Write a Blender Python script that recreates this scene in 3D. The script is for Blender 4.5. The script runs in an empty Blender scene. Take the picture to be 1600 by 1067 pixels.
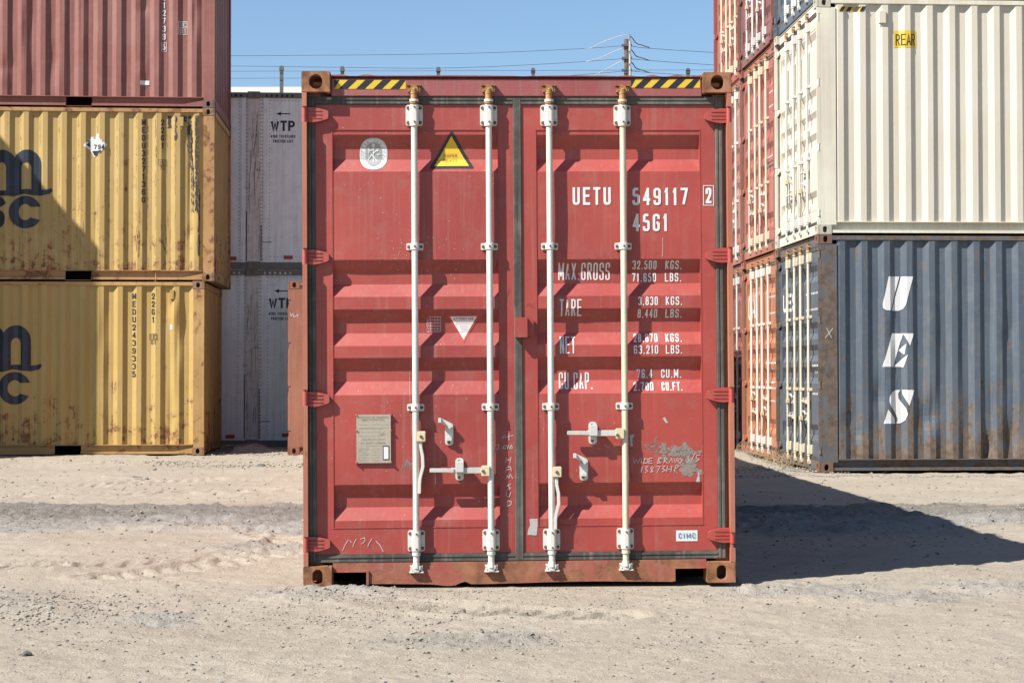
import bpy, bmesh, math, random
import numpy as np
from mathutils import Matrix, Vector
random.seed(7); rng = np.random.default_rng(7)
S = bpy.context.scene
COL = S.collection
R = math.radians

# ------------------------------------------------------------------ camera, sky, sun, exposure
F_PX, PITCH, ROLL, CAM_H = 2550.8, 0.0204, -0.00108, 1.189
cam = bpy.data.cameras.new('camera'); cam_o = bpy.data.objects.new('camera', cam); COL.objects.link(cam_o)
cam.sensor_width = 36; cam.lens = F_PX / 1600 * 36; cam.clip_start = .1; cam.clip_end = 3000
cam_o.matrix_world = Matrix.Translation((0, 0, CAM_H)) @ Matrix.Rotation(R(90) + PITCH, 4, 'X') @ Matrix.Rotation(ROLL, 4, 'Z')
S.camera = cam_o
PHOTO_VIEW = cam_o.matrix_world.to_3x3().copy()      # measuring frame of the photograph
SUN_AZ, SUN_EL = R(31.0), R(46.0)          # the light travels towards +x and +y
w = bpy.data.worlds.new("World"); S.world = w; w.use_nodes = True
nt = w.node_tree; nt.nodes.clear()
sky = nt.nodes.new('ShaderNodeTexSky'); sky.sky_type = 'NISHITA'; sky.sun_disc = False
sky.sun_elevation = SUN_EL; sky.sun_rotation = math.atan2(-math.cos(SUN_AZ), -math.sin(SUN_AZ)) % (2 * math.pi)
sky.air_density = 1.15; sky.dust_density = .3; sky.ozone_density = 5
bg = nt.nodes.new('ShaderNodeBackground'); bg.inputs[1].default_value = .06
wo = nt.nodes.new('ShaderNodeOutputWorld')
nt.links.new(sky.outputs[0], bg.inputs[0]); nt.links.new(bg.outputs[0], wo.inputs[0])
sl = bpy.data.lights.new('sun', 'SUN'); sl.energy = 4.7; sl.angle = R(.53); sl.color = (1, .955, .88)
so = bpy.data.objects.new('sun', sl); COL.objects.link(so)
LD = Vector((math.cos(SUN_EL) * math.cos(SUN_AZ), math.cos(SUN_EL) * math.sin(SUN_AZ), -math.sin(SUN_EL)))
so.rotation_euler = LD.to_track_quat('-Z', 'Y').to_euler(); so.location = (-20, -12, 25)
S.view_settings.view_transform = 'Standard'; S.view_settings.look = 'None'
S.view_settings.exposure = 1.3; S.view_settings.gamma = 1

# ------------------------------------------------------------------ helpers
def tag(o, label=None, cat=None, group=None, kind=None):
    if label: o['label'] = label
    if cat: o['category'] = cat
    if group: o['group'] = group
    if kind: o['kind'] = kind
    return o
def empty(name, loc, rz=0, ry=0):
    o = bpy.data.objects.new(name, None); COL.objects.link(o); o.empty_display_size = .2
    o.location = loc; o.rotation_euler = (0, ry, rz); return o
def link(name, me, mat, parent=None, loc=None):
    if mat is not None:
        if len(me.materials) and me.materials[0] is not mat:
            me = me.copy(); me.materials[0] = mat
        elif not len(me.materials): me.materials.append(mat)
    o = bpy.data.objects.new(name, me); COL.objects.link(o)
    if parent: o.parent = parent
    if loc: o.location = loc
    return o
def stuffed(*a, **k): return tag(link(*a, **k), kind='stuff')
class MB:
    def __init__(s): s.v = []; s.f = []; s.sm = False
    def add(s, vs, fs):
        n = len(s.v); s.v += [tuple(p) for p in vs]; s.f += [tuple(i + n for i in f) for f in fs]; return s
    def box(s, x0, x1, y0, y1, z0, z1):
        return s.add([(x0, y0, z0), (x1, y0, z0), (x1, y1, z0), (x0, y1, z0), (x0, y0, z1), (x1, y0, z1), (x1, y1, z1), (x0, y1, z1)],
                     [(0, 3, 2, 1), (4, 5, 6, 7), (0, 1, 5, 4), (1, 2, 6, 5), (2, 3, 7, 6), (3, 0, 4, 7)])
    def prism(s, pts, y0, y1, ax='y'):      # polygon in x,z pushed along y
        n = len(pts)
        m = (lambda a, b, t: (a, t, b)) if ax == 'y' else ((lambda a, b, t: (t, a, b)) if ax == 'x' else (lambda a, b, t: (a, b, t)))
        vs = [m(a, b, y0) for a, b in pts] + [m(a, b, y1) for a, b in pts]
        return s.add(vs, [tuple(range(n)), tuple(range(2 * n - 1, n - 1, -1))] + [(i, i + n, (i + 1) % n + n, (i + 1) % n) for i in range(n)])
    def tube(s, p0, p1, r0, r1=None, n=10):
        r1 = r0 if r1 is None else r1
        p0 = Vector(p0); p1 = Vector(p1); d = (p1 - p0).normalized()
        a = d.orthogonal().normalized(); b = d.cross(a)
        vs = []
        for p, r in ((p0, r0), (p1, r1)):
            for k in range(n):
                t = 2 * math.pi * k / n; vs.append(p + a * r * math.cos(t) + b * r * math.sin(t))
        return s.add(vs, [(k, (k + 1) % n, (k + 1) % n + n, k + n) for k in range(n)] + [tuple(range(n - 1, -1, -1)), tuple(range(n, 2 * n))])
    def path(s, pts, r, n=5):
        for a, b in zip(pts[:-1], pts[1:]): s.tube(a, b, r, r, n)
        return s
    def ring(s, u0, u1, v0, v1, hw, hh, t0, t1, ax='y', n=24, cx=None, cz=None):   # rectangle with an oval hole, thickness t0..t1
        cx = (u0 + u1) / 2 if cx is None else cx; cz = (v0 + v1) / 2 if cz is None else cz
        m = (lambda a, b, t: (a, t, b)) if ax == 'y' else (lambda a, b, t: (t, a, b))
        o = []; i = []
        for k in range(n):
            a = 2 * math.pi * (k + .5) / n; c, q = math.cos(a), math.sin(a)
            # stadium hole
            if hh >= hw: px = hw * c; pz = (hh - hw) * (1 if q > 0 else -1) + hw * q
            else: px = (hw - hh) * (1 if c > 0 else -1) + hh * c; pz = hh * q
            i.append((cx + px, cz + pz))
            kx = ((u1 - cx) if c > 0 else (cx - u0)); kz = ((v1 - cz) if q > 0 else (cz - v0))
            f = min(kx / abs(c) if abs(c) > 1e-6 else 9, kz / abs(q) if abs(q) > 1e-6 else 9)
            o.append([cx + f * c, cz + f * q])
        for (cu, cv) in ((u0, v0), (u1, v0), (u1, v1), (u0, v1)):       # snap to the corners
            k = min(range(n), key=lambda k: (o[k][0] - cu) ** 2 + (o[k][1] - cv) ** 2); o[k] = [cu, cv]
        vs = [m(a, b, t) for t in (t0, t1) for L in (o, i) for a, b in L]
        fs = []
        for k in range(n):
            j = (k + 1) % n
            fs += [(k, j, n + j, n + k), (2 * n + k, 3 * n + k, 3 * n + j, 2 * n + j), (n + k, n + j, 3 * n + j, 3 * n + k), (k, 2 * n + k, 2 * n + j, j)]
        return s.add(vs, fs)
    def mesh(s, name, smooth=False, bev=0):
        me = bpy.data.meshes.new(name); me.from_pydata(s.v, [], s.f); me.update()
        if bev:
            bm = bmesh.new(); bm.from_mesh(me)
            bmesh.ops.recalc_face_normals(bm, faces=bm.faces[:])
            es = [e for e in bm.edges if len(e.link_faces) == 2 and e.calc_face_angle(0) > .7]
            bmesh.ops.bevel(bm, geom=es, offset=bev, segments=2, affect='EDGES', clamp_overlap=True)
            bm.to_mesh(me); bm.free()
        if smooth or bev:
            for p in me.polygons: p.use_smooth = True
            try: me.set_sharp_from_angle(angle=R(38))
            except Exception: pass
        return me
    def build(s, name, mat, parent=None, loc=None, smooth=False, bev=0):
        return link(name, s.mesh(name, smooth, bev), mat, parent, loc)
CACHE = {}
def cached(key, fn):
    if key not in CACHE: CACHE[key] = fn()
    return CACHE[key]

# ---- strokes and a condensed stencil-like alphabet built from them
def rounded(pts, r, closed):
    out = []; n = len(pts)
    for i, p in enumerate(pts):
        if not closed and i in (0, n - 1): out.append(p); continue
        a = pts[i - 1]; b = pts[(i + 1) % n]
        la = math.dist(a, p); lb = math.dist(b, p)
        rr = min(r, la * .47, lb * .47)
        if rr < 1e-5: out.append(p); continue
        A = (p[0] + (a[0] - p[0]) * rr / la, p[1] + (a[1] - p[1]) * rr / la)
        B = (p[0] + (b[0] - p[0]) * rr / lb, p[1] + (b[1] - p[1]) * rr / lb)
        for k in range(5):
            t = k / 4
            out.append(tuple((1 - t) ** 2 * A[q] + 2 * t * (1 - t) * p[q] + t * t * B[q] for q in (0, 1)))
    return out
def offs(pts, hw, closed=False):
    n = len(pts); L = []; Rr = []
    for i, p in enumerate(pts):
        a = pts[i - 1] if (i > 0 or closed) else None
        b = pts[(i + 1) % n] if (i < n - 1 or closed) else None
        def nrm(u, v):
            d = (v[0] - u[0], v[1] - u[1]); l = math.hypot(*d) or 1; return (-d[1] / l, d[0] / l)
        if a is None: m = nrm(p, b); k = 1
        elif b is None: m = nrm(a, p); k = 1
        else:
            n1 = nrm(a, p); n2 = nrm(p, b); m = (n1[0] + n2[0], n1[1] + n2[1]); l = math.hypot(*m)
            if l < .3: m = n1; k = 1
            else: m = (m[0] / l, m[1] / l); k = min(1 / max(.3, m[0] * n1[0] + m[1] * n1[1]), 2.0)
        L.append((p[0] + m[0] * hw * k, p[1] + m[1] * hw * k)); Rr.append((p[0] - m[0] * hw * k, p[1] - m[1] * hw * k))
    return L, Rr
GL = {'A': [[(0, 0), (.5, 1), (1, 0)], [(.2, .3), (.8, .3)]], 'B': [[(0, 0), (0, 1)], [(0, 1), (.95, 1), (.95, .53), (0, .53)], [(0, .53), (1, .53), (1, 0), (0, 0)]],
 'C': [[(1, .66), (1, 1), (0, 1), (0, 0), (1, 0), (1, .34)]], 'D': [[(0, 0), (0, 1)], [(0, 1), (1, 1), (1, 0), (0, 0)]],
 'E': [[(1, 1), (0, 1)], [(0, 1), (0, 0)], [(0, 0), (1, 0)], [(0, .52), (.85, .52)]], 'F': [[(1, 1), (0, 1)], [(0, 1), (0, 0)], [(0, .52), (.85, .52)]],
 'G': [[(1, .74), (1, 1), (0, 1), (0, 0), (1, 0), (1, .48)], [(1, .48), (.55, .48)]], 'H': [[(0, 0), (0, 1)], [(1, 0), (1, 1)], [(0, .5), (1, .5)]],
 'I': [[(.5, 0), (.5, 1)]], 'K': [[(0, 0), (0, 1)], [(1, 1), (0, .42)], [(.25, .56), (1, 0)]], 'L': [[(0, 1), (0, 0)], [(0, 0), (1, 0)]],
 'M': [[(0, 0), (0, 1)], [(0, 1), (.5, .2)], [(.5, .2), (1, 1)], [(1, 1), (1, 0)]], 'N': [[(0, 0), (0, 1)], [(0, 1), (1, 0)], [(1, 0), (1, 1)]], 'O': ['c', [(0, 0), (0, 1), (1, 1), (1, 0)]],
 'P': [[(0, 0), (0, 1)], [(0, 1), (1, 1), (1, .45), (0, .45)]], 'R': [[(0, 0), (0, 1)], [(0, 1), (1, 1), (1, .5), (0, .5)], [(.45, .5), (1, 0)]],
 'S': [[(1, .74), (1, 1), (0, 1), (0, .53), (1, .5), (1, 0), (0, 0), (0, .26)]], 'T': [[(0, 1), (1, 1)], [(.5, 1), (.5, 0)]], 'U': [[(0, 1), (0, 0), (1, 0), (1, 1)]],
 'V': [[(0, 1), (.5, 0), (1, 1)]], 'W': [[(0, 1), (.25, 0), (.5, .8), (.75, 0), (1, 1)]], 'X': [[(0, 0), (1, 1)], [(0, 1), (1, 0)]], 'Y': [[(0, 1), (.5, .45), (1, 1)], [(.5, .45), (.5, 0)]],
 '0': ['c', [(0, 0), (0, 1), (1, 1), (1, 0)]], '1': [[(.15, .78), (.6, 1)], [(.6, 1), (.6, 0)]], '2': [[(0, .7), (0, 1), (1, 1), (1, .58), (0, 0)], [(0, 0), (1, 0)]],
 '3': [[(0, .80), (0, 1), (1, 1), (1, .53), (.45, .53)], [(.45, .53), (1, .53), (1, 0), (0, 0), (0, .20)]], '4': [[(.76, 0), (.76, 1)], [(.76, 1), (0, .28)], [(0, .28), (1, .28)]],
 '5': [[(.95, 1), (.08, 1)], [(.08, 1), (.04, .52), (.04, .56), (1, .6), (1, 0), (0, 0), (0, .24)]], '6': [[(1, .76), (1, 1), (0, 1), (0, 0), (1, 0), (1, .56), (0, .54)]],
 '7': [[(0, 1), (1, 1)], [(1, 1), (.35, 0)]], '8': ['c', [(.06, .53), (.06, 1), (.94, 1), (.94, .53)], [(0, 0), (0, .53), (1, .53), (1, 0)]],
 '9': [[(0, .24), (0, 0), (1, 0), (1, 1), (0, 1), (0, .46), (1, .44)]], '.': [[(.3, 0), (.3, .001)]], ',': [[(.3, .08), (.2, -.1)]], '/': [[(0, 0), (1, 1)]], '-': [[(0, .5), (1, .5)]]}
def ext(p, e):
    p = list(p)
    if len(p) < 2: return p
    for i, j in ((0, 1), (-1, -2)):
        d = (p[i][0] - p[j][0], p[i][1] - p[j][1]); l = math.hypot(*d) or 1
        k = e if min(abs(d[0]), abs(d[1])) < .02 * l + 1e-6 else e * .35
        p[i] = (p[i][0] + d[0] / l * k, p[i][1] + d[1] / l * k)
    return p
def glyph_strokes(ch, x, z, wd, ht, t, rad=.42):
    g = GL.get(ch, []); closed = bool(g) and g[0] == 'c'; res = []
    for pl in g[1:] if closed else g:
        if ch == '.':
            p = [(x + wd * .5, z), (x + wd * .5, z + t * 1.05)]; res.append((p, False, t)); continue
        p = [(x + t / 2 + a * (wd - t), z + t / 2 + b * (ht - t)) for a, b in pl]
        if ch in 'ALEFHIKMNTVWXYZ147/-': res.append((ext(p, t * .49), False, t)); continue
        res.append((rounded(p if closed else ext(p, t * (.45 if ch in 'UBDPR2' else .05)), rad * wd, closed), closed, t))
    return res
def text_strokes(txt, x0, x1, z0, z1, t, gap=.28, rad=.42, upright=True):
    """fill the box with the line of text"""
    wds = [(.45 if c in '.,' else .55 if c == 'I' else .7 if c == '1' else .5 if c == ' ' else 1.25 if c in 'MW' else 1) for c in txt]
    tot = sum(wds) + gap * (len(txt) - 1); u = (x1 - x0) / tot; x = x0; out = []
    for c, wd in zip(txt, wds):
        if c != ' ': out += glyph_strokes(c, x, z0, wd * u, z1 - z0, t, rad)
        x += (wd + gap) * u
    return out
def column_strokes(txt, xc, wd, ztop, zbot, t, gap=.3):
    n = len(txt); h = (ztop - zbot) / (n + gap * (n - 1)); out = []
    for i, c in enumerate(txt):
        if c == ' ': continue
        zt = ztop - i * h * (1 + gap); w_ = wd * (1.1 if c in 'MW' else 1)
        out += glyph_strokes(c, xc - w_ / 2, zt - h, w_, h, t)
    return out
def print_on(name, strokes, polys, mat, parent, surf, breaks=(), axis='front', W=2.438, lift=.0018, step=.00012):
    """lays strokes and polygons (in u, v) over a corrugated face; surf(u, v) = depth below the face plane"""
    bm = bmesh.new(); k = 0
    for pts, closed, t in strokes:
        if len(pts) < 2: continue
        L, Q = offs(pts, t / 2, closed); off = lift + step * (k % 7); k += 1
        vl = [bm.verts.new((a, b, off)) for a, b in L]; vr = [bm.verts.new((a, b, off)) for a, b in Q]
        n = len(pts)
        for i in range(n if closed else n - 1):
            j = (i + 1) % n
            try: bm.faces.new((vl[i], vl[j], vr[j], vr[i]))
            except ValueError: pass
    for p in polys:
        off = lift + step * (k % 7); k += 1
        try: bm.faces.new([bm.verts.new((a, b, off)) for a, b in p])
        except ValueError: pass
    for nrm, co in breaks:
        bmesh.ops.bisect_plane(bm, geom=bm.verts[:] + bm.edges[:] + bm.faces[:], plane_co=(co, co, 0), plane_no=nrm, dist=1e-6)
    bmesh.ops.triangulate(bm, faces=bm.faces[:])
    for v in bm.verts:
        u, q, off = v.co
        if axis == 'front': v.co = (u, surf(u, q) - off, q)
        elif axis == 'end': v.co = (u, 0, q)
        else: v.co = (W - surf(u, q) + off, u, q)
    me = bpy.data.meshes.new(name); bm.to_mesh(me); bm.free()
    return link(name, me, mat, parent)
def rect(x0, x1, z0, z1): return [(x0, z0), (x1, z0), (x1, z1), (x0, z1)]
def hand(pls, x0, z0, s, t, jit=.02):    # handwriting: polylines in their own units
    rr = random.Random(3); return [([(x0 + (a + rr.uniform(-jit, jit)) * s, z0 + (b + rr.uniform(-jit, jit)) * s) for a, b in p], False, t * rr.uniform(.8, 1.3)) for p in pls]

# ------------------------------------------------------------------ materials
def mk(name):
    m = bpy.data.materials.new(name); m.use_nodes = True; nt = m.node_tree
    return m, nt, nt.nodes['Principled BSDF']
KA = .54
def kc(c): return tuple(x * KA for x in c[:3])
def nz(nt, vec, scale, detail=4, rough=.55, dist=0):
    n = nt.nodes.new('ShaderNodeTexNoise'); n.inputs['Scale'].default_value = scale; n.inputs['Detail'].default_value = detail
    n.inputs['Roughness'].default_value = rough; n.inputs['Distortion'].default_value = dist; nt.links.new(vec, n.inputs['Vector']); return n.outputs['Fac']
def mapr(nt, v, a, b, c=0., d=1.):
    n = nt.nodes.new('ShaderNodeMapRange'); n.inputs[1].default_value = a; n.inputs[2].default_value = b; n.inputs[3].default_value = c; n.inputs[4].default_value = d
    nt.links.new(v, n.inputs[0]); return n.outputs[0]
def mixc(nt, f, a, b, mode='MIX'):
    n = nt.nodes.new('ShaderNodeMix'); n.data_type = 'RGBA'; n.blend_type = mode
    for s, v in ((n.inputs[0], f), (n.inputs[6], a), (n.inputs[7], b)):
        if isinstance(v, (int, float)): s.default_value = v
        elif isinstance(v, (tuple, list)): s.default_value = (*kc(v), 1)
        else: nt.links.new(v, s)
    return n.outputs[2]
def mth(nt, op, a, b=0.):
    n = nt.nodes.new('ShaderNodeMath'); n.operation = op
    for s, v in ((n.inputs[0], a), (n.inputs[1], b)):
        if isinstance(v, (int, float)): s.default_value = v
        else: nt.links.new(v, s)
    return n.outputs[0]
def objvec(nt, seed=0, scale=(1, 1, 1)):
    t = nt.nodes.new('ShaderNodeTexCoord'); m = nt.nodes.new('ShaderNodeMapping')
    m.inputs['Location'].default_value = (seed * 3.7, seed * 1.9, seed * 2.3); m.inputs['Scale'].default_value = scale
    nt.links.new(t.outputs['Object'], m.inputs[0]); return m.outputs[0], t.outputs['Object']
def paint(name, base, fade=None, rust=.1, low=0., rough=.5, streak=.12, seed=0, chips=.3, rustcol=((.16, .055, .025), (.33, .13, .05)), bump=.25, metal=0., dust=.12, smudge=None, spec=.5):
    m, nt, p = mk(name); L = nt.links.new
    v, raw = objvec(nt, seed); vs, _ = objvec(nt, seed, (14, 14, .55)); 
    fade = fade or tuple(min(1, c * 1.18 + .02) for c in base)
    c = mixc(nt, mapr(nt, nz(nt, v, .95, 5, .6), .40, .62), base, fade)
    st = nz(nt, vs, 1.6, 5, .6)
    c = mixc(nt, mapr(nt, st, .45, .75, 0, streak * 2.2), c, tuple(x * .55 + .03 for x in base))
    c = mixc(nt, mapr(nt, nz(nt, vs, 3.1, 3, .5), .55, .8, 0, dust * 1.8), c, (.46, .41, .34))
    c = mixc(nt, mapr(nt, nz(nt, v, 9, 6, .65), .5, .75, 0, dust * 1.5), c, (.42, .36, .29))
    if smudge: c = mixc(nt, mapr(nt, nz(nt, vs, .9, 4, .6), .52, .62, 0, .8), c, smudge)
    rn = nz(nt, v, 4.5, 10, .72, .4)
    if low:
        sp = nt.nodes.new('ShaderNodeSeparateXYZ'); L(raw, sp.inputs[0])
        rn = mth(nt, 'ADD', rn, mapr(nt, sp.outputs[2], 0, 1.15, low, 0))
        rn = mth(nt, 'ADD', rn, mapr(nt, st, .45, .8, 0, low * .8))
    th = .78 - .34 * rust
    rm = mapr(nt, rn, th, th + .045)
    rc = mixc(nt, mapr(nt, nz(nt, v, 14, 5), .35, .65), *rustcol)
    halo = mapr(nt, rn, th - .07, th + .02, 0, .55)
    c = mixc(nt, halo, c, tuple(x * .6 + y * .4 for x, y in zip(rustcol[1], base)))
    c = mixc(nt, rm, c, rc)
    ch = nz(nt, v, 38, 3, .6); cm = mth(nt, 'MULTIPLY', mapr(nt, ch, .70, .73), mapr(nt, nz(nt, v, 1.7, 2), .45, .65, 0, chips * 2))
    c = mixc(nt, cm, c, tuple(min(1, x * .6 + .3) for x in base))
    L(c, p.inputs['Base Color'])
    L(mapr(nt, mth(nt, 'ADD', rm, mapr(nt, st, .3, .7, 0, .5)), 0, 1.5, rough, .85), p.inputs['Roughness'])
    p.inputs['Metallic'].default_value = metal; p.inputs['Specular IOR Level'].default_value = spec
    bn = nt.nodes.new('ShaderNodeBump'); bn.inputs['Strength'].default_value = bump; bn.inputs['Distance'].default_value = .004
    L(mth(nt, 'ADD', mth(nt, 'ADD', nz(nt, v, 45, 5, .6), mth(nt, 'MULTIPLY', rm, -.6)), mth(nt, 'MULTIPLY', nz(nt, v, 3, 2), 3.)), bn.inputs['Height']); L(bn.outputs[0], p.inputs['Normal'])
    return m
def plain(name, col, rough=.6, metal=0., var=.12, scale=20, worn=None, wornamt=.5):
    m, nt, p = mk(name); v, _ = objvec(nt, 0)
    c = mixc(nt, mapr(nt, nz(nt, v, scale, 5, .6), .3, .7), tuple(x * (1 - var) for x in col), tuple(min(1, x * (1 + var)) for x in col))
    if worn: c = mixc(nt, mapr(nt, nz(nt, v, scale * 2.3, 8, .7), .78 - .4 * wornamt, .83 - .4 * wornamt), c, worn)
    nt.links.new(c, p.inputs['Base Color']); p.inputs['Roughness'].default_value = rough; p.inputs['Metallic'].default_value = metal
    if rough == 1: p.inputs['Specular IOR Level'].default_value = 0
    return m
RED = (.42, .026, .014); REDF = (.53, .050, .028)
M = {}
M['red'] = paint('red paint', RED, REDF, rust=.06, rough=.56, spec=.85, seed=1, chips=.4, streak=.05, dust=.10, bump=.16)
M['red_top'] = paint('faded purplish red paint', (.41, .085, .085), (.46, .13, .12), rust=.16, rough=.5, seed=2, dust=.16)
M['red_sill'] = paint('scuffed red sill paint', (.44, .075, .055), (.50, .16, .10), rust=.95, rough=.6, seed=3, rustcol=((.25, .09, .04), (.48, .2, .1)), dust=.3)
M['red_post'] = paint('rusty orange post paint', (.52, .16, .10), (.6, .22, .12), rust=.45, rough=.6, seed=4, rustcol=((.30, .12, .05), (.55, .24, .1)))
M['casting_rust'] = paint('rusty corner casting', (.50, .19, .11), (.62, .27, .14), rust=.85, rough=.75, seed=5, rustcol=((.2, .075, .03), (.46, .2, .07)))
M['rod'] = paint('white locking bar paint', (1.0, .97, .90), (.92, .87, .75), rust=.08, rough=.38, seed=6, chips=.1, streak=.1)
M['rod_aged'] = paint('yellowed locking bar paint', (.98, .88, .66), (.85, .70, .46), rust=.12, rough=.45, seed=7, chips=.1)
M['galv'] = paint('worn galvanised steel', (.92, .90, .84), (.70, .68, .62), rust=.42, rough=.45, seed=12, metal=.15, chips=.6, rustcol=((.36, .24, .14), (.62, .46, .30)))
M['cam'] = paint('rusty cam', (.74, .55, .34), (.6, .36, .15), rust=.95, rough=.7, seed=8, rustcol=((.25, .09, .03), (.6, .3, .08)))
M['handle_end'] = paint('cream handle bracket', (1.0, .88, .62), (.95, .78, .48), rust=.25, rough=.5, seed=13)
M['rubber'] = paint('weathered door gasket rubber', (.075, .07, .062), (.15, .14, .12), rust=0, rough=.75, seed=9, chips=0, dust=.25)
M['bolt'] = plain('rusted bolt', (.24, .13, .08), .7, .3)
M['dark'] = plain('cavity shade black', (.006, .005, .005), 1)  # near-black base colour stands in for the shade inside openings
M['white'] = plain('white lettering', (1.05, 1.04, 1.0), .55, 0, .03, 9, (.7, .4, .37), .12)
M['chalk'] = plain('chalk mark', (.72, .6, .56), .9, 0, .1, 60, (.5, .2, .17), .5)
M['pen'] = plain('dark marker line', (.22, .05, .045), .8)
M['black'] = plain('black print', (.018, .019, .024), .5, 0, .2, 8)
M['navy'] = plain('faded navy print', (.016, .024, .045), .45, 0, .35, 5, (.1, .085, .05), .1)
M['yellow'] = plain('yellow sticker', (1.05, .66, .04), .5, 0, .05)
M['sticker'] = plain('white sticker', (1.05, 1.05, 1.02), .5, 0, .04)
M['greysticker'] = plain('grey print', (.46, .48, .47), .5, 0, .06)
M['blueprint'] = plain('blue print', (.12, .34, .56), .5)
M['attred'] = plain('red print', (.62, .07, .05), .5)
M['plate'] = plain('embossed grey plate', (.66, .58, .47), .45, .25, .1, 60, (.5, .42, .25), .3)
M['plate_text'] = plain('plate print', (.36, .29, .20), .6, 0, .3, 80)
M['scrape'] = plain('grey scraped primer', (.34, .285, .25), .8, 0, .15, 40, (.45, .12, .09), .35)
M['torn'] = plain('torn paper', (.6, .57, .55), .8, 0, .15, 50, (.5, .15, .12), .4)
def scheme(key, base, fade=None, rust=.1, low=0., seed=0, post=None, prust=.3, castcol=None, rough=.5, rods='rod', rustcol=None, streak=.12, smudge=None, dust=.12, chips=.3):
    rc = rustcol or ((.16, .055, .025), (.33, .13, .05))
    return dict(panel=paint(key + ' side paint', base, fade, rust, low, rough, streak, seed, chips, rc, smudge=smudge, dust=dust), frame=paint(key + ' frame paint', post or base, None, prust, 0, .6, .15, seed + 3, .3, rc, dust=dust),
                cast=paint(key + ' casting', castcol or tuple(x * .8 for x in (post or base)), None, min(1, prust + .15), 0, .75, .1, seed + 5, .2, rc), door=paint(key + ' door paint', base, fade, rust * .8, 0, rough, streak, seed + 7, chips, rc, dust=dust), rods=rods)

# ------------------------------------------------------------------ container parts
Wd = 2.438; HC = 2.896; STD = 2.591; L40 = 12.192; L20 = 6.058
CW, CL, CH = .162, .178, .118
def casting_mesh(sx, sy, top, round_front=False):
    """corner fitting with an oval hole in its outer end and side faces; outer corner at the origin, grows to +x,+y,+z (mirrored by sx, sy)"""
    def f():
        b = MB(); t = .022
        hw, hh = (.036, .040) if round_front else (.027, .040)
        b.ring(0, CW, 0, CH, hw, hh, 0, t, 'y'); b.ring(t, CL - .0, 0, CH, .026, .038, 0, t, 'x', cx=.095)
        b.box(CW - t, CW, t, CL, 0, CH); b.box(t, CW - t, CL - t, CL, 0, CH)
        b.box(t, CW - t, t, CL - t, 0, t) if not top else None
        b.box(t, CW - t, t, CL - t, CH - t, CH)
        if round_front: b.box(.06, CW - t - .002, .05, CL - t - .002, t + .02, CH - t - .03)
        b.v = [(x * sx, y * sy, z) for x, y, z in b.v]
        return b.mesh('corner_casting', bev=.0035)
    return cached(('cast', sx, sy, top, round_front), f)
PITCH_C = .278
def corr_depth(y, off, dep=.036, pitch=PITCH_C):
    t = ((y - off) / pitch) % 1.0 * pitch
    a, s = .072, .068
    if t < a: return 0.
    if t < a + s: return dep * (t - a) / s
    if t < 2 * a + s - .002: return dep
    return dep * max(0., 1 - (t - (2 * a + s - .002)) / s)
def corr_breaks(y0, y1, off, pitch=PITCH_C):
    out = []; k = math.floor((y0 - off) / pitch) - 1
    while True:
        b = off + k * pitch
        if b > y1: break
        for d in (0, .072, .140, .210): 
            if y0 < b + d < y1: out.append(b + d)
        k += 1
    return [y0] + out + [y1]
def make_dents(seed, n, y0, y1, z0, z1, amp=.02):
    rr = random.Random(seed)
    return [(rr.uniform(y0, y1), rr.uniform(z0, z1), rr.uniform(.035, .11), rr.uniform(.08, .35), rr.uniform(-.5, 1) * amp) for _ in range(n)]
def dent_at(d, y, z): 
    s = 0.
    for (a, b, sy, sz, am) in d:
        dy = (y - a) / sy; dz = (z - b) / sz; q = dy * dy + dz * dz
        if q < 9: s += am * math.exp(-q)
    return s
def side_mesh(y0, y1, z0, z1, off, xface, sgn, dents=(), rows=1, extra=0):
    br = corr_breaks(y0, y1, off)
    ys = []
    for a, b in zip(br[:-1], br[1:]):
        ys.append(a)
        for k in range(extra): ys.append(a + (b - a) * (k + 1) / (extra + 1))
    ys.append(br[-1]); zs = [z0 + (z1 - z0) * i / rows for i in range(rows + 1)]
    b = MB(); vs = [(xface - sgn * (corr_depth(y, off) + (dent_at(dents, y, z) if dents else 0)), y, z) for z in zs for y in ys]
    n = len(ys); fs = [(r * n + i, r * n + i + 1, (r + 1) * n + i + 1, (r + 1) * n + i) if sgn > 0 else (r * n + i, (r + 1) * n + i, (r + 1) * n + i + 1, r * n + i + 1) for r in range(rows) for i in range(n - 1)]
    b.add(vs, fs); return b
# door profile: heights (m) of the ribs of a high cube door, measured on the foreground container
KZ = 2.896 / 802.0
def Fz(py): return (913.5 - py) * KZ if True else 0
def Fx(px, py=513):          # foreground container: picture measurement -> metres from its left edge
    xl = 474 - 2 * (917 - py) / 805; xr = 1150 - 8 * (913 - py) / 801
    return (px - xl) / (xr - xl) * Wd
def Fzz(px, py):
    u = (px - 474) / 674; yt = 110 + 4 * u; yb = 917 - 4 * u
    return (yb - py) / (yb - yt) * HC
DFACE = .060; RD = .036
RIB = [(208, 229, 246, 266), (404.5, 424, 442.5, 462.5), (482, 500.6, 519.5, 539.5), (558, 577, 595, 616), (756, 775.5, 792, 812)]
RZ = []
for a, b_, c, d in RIB: RZ.append(tuple(Fz(q) for q in (a, b_, c, d)))
def door_depth(z):
    for (t, a, b_, lo) in RZ:
        if z > t or z < lo: continue
        if z > a: return RD * (t - z) / (t - a)
        if z < b_: return RD * (z - lo) / (b_ - lo)
        return RD
    return 0.
DB = sorted([q for r in RZ for q in r])
DOORS = {'l': (Fx(493.), Fx(803), Fx(519), Fx(778.5)), 'r': (Fx(814.), Fx(1121), Fx(838), Fx(1097))}
ZT, ZB = Fz(161), Fz(864); ZPT, ZPB = Fz(200), Fz(823)
RODX = {'l': (Fx(647.5), Fx(764)), 'r': (Fx(858.7), Fx(974.4))}
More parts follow.
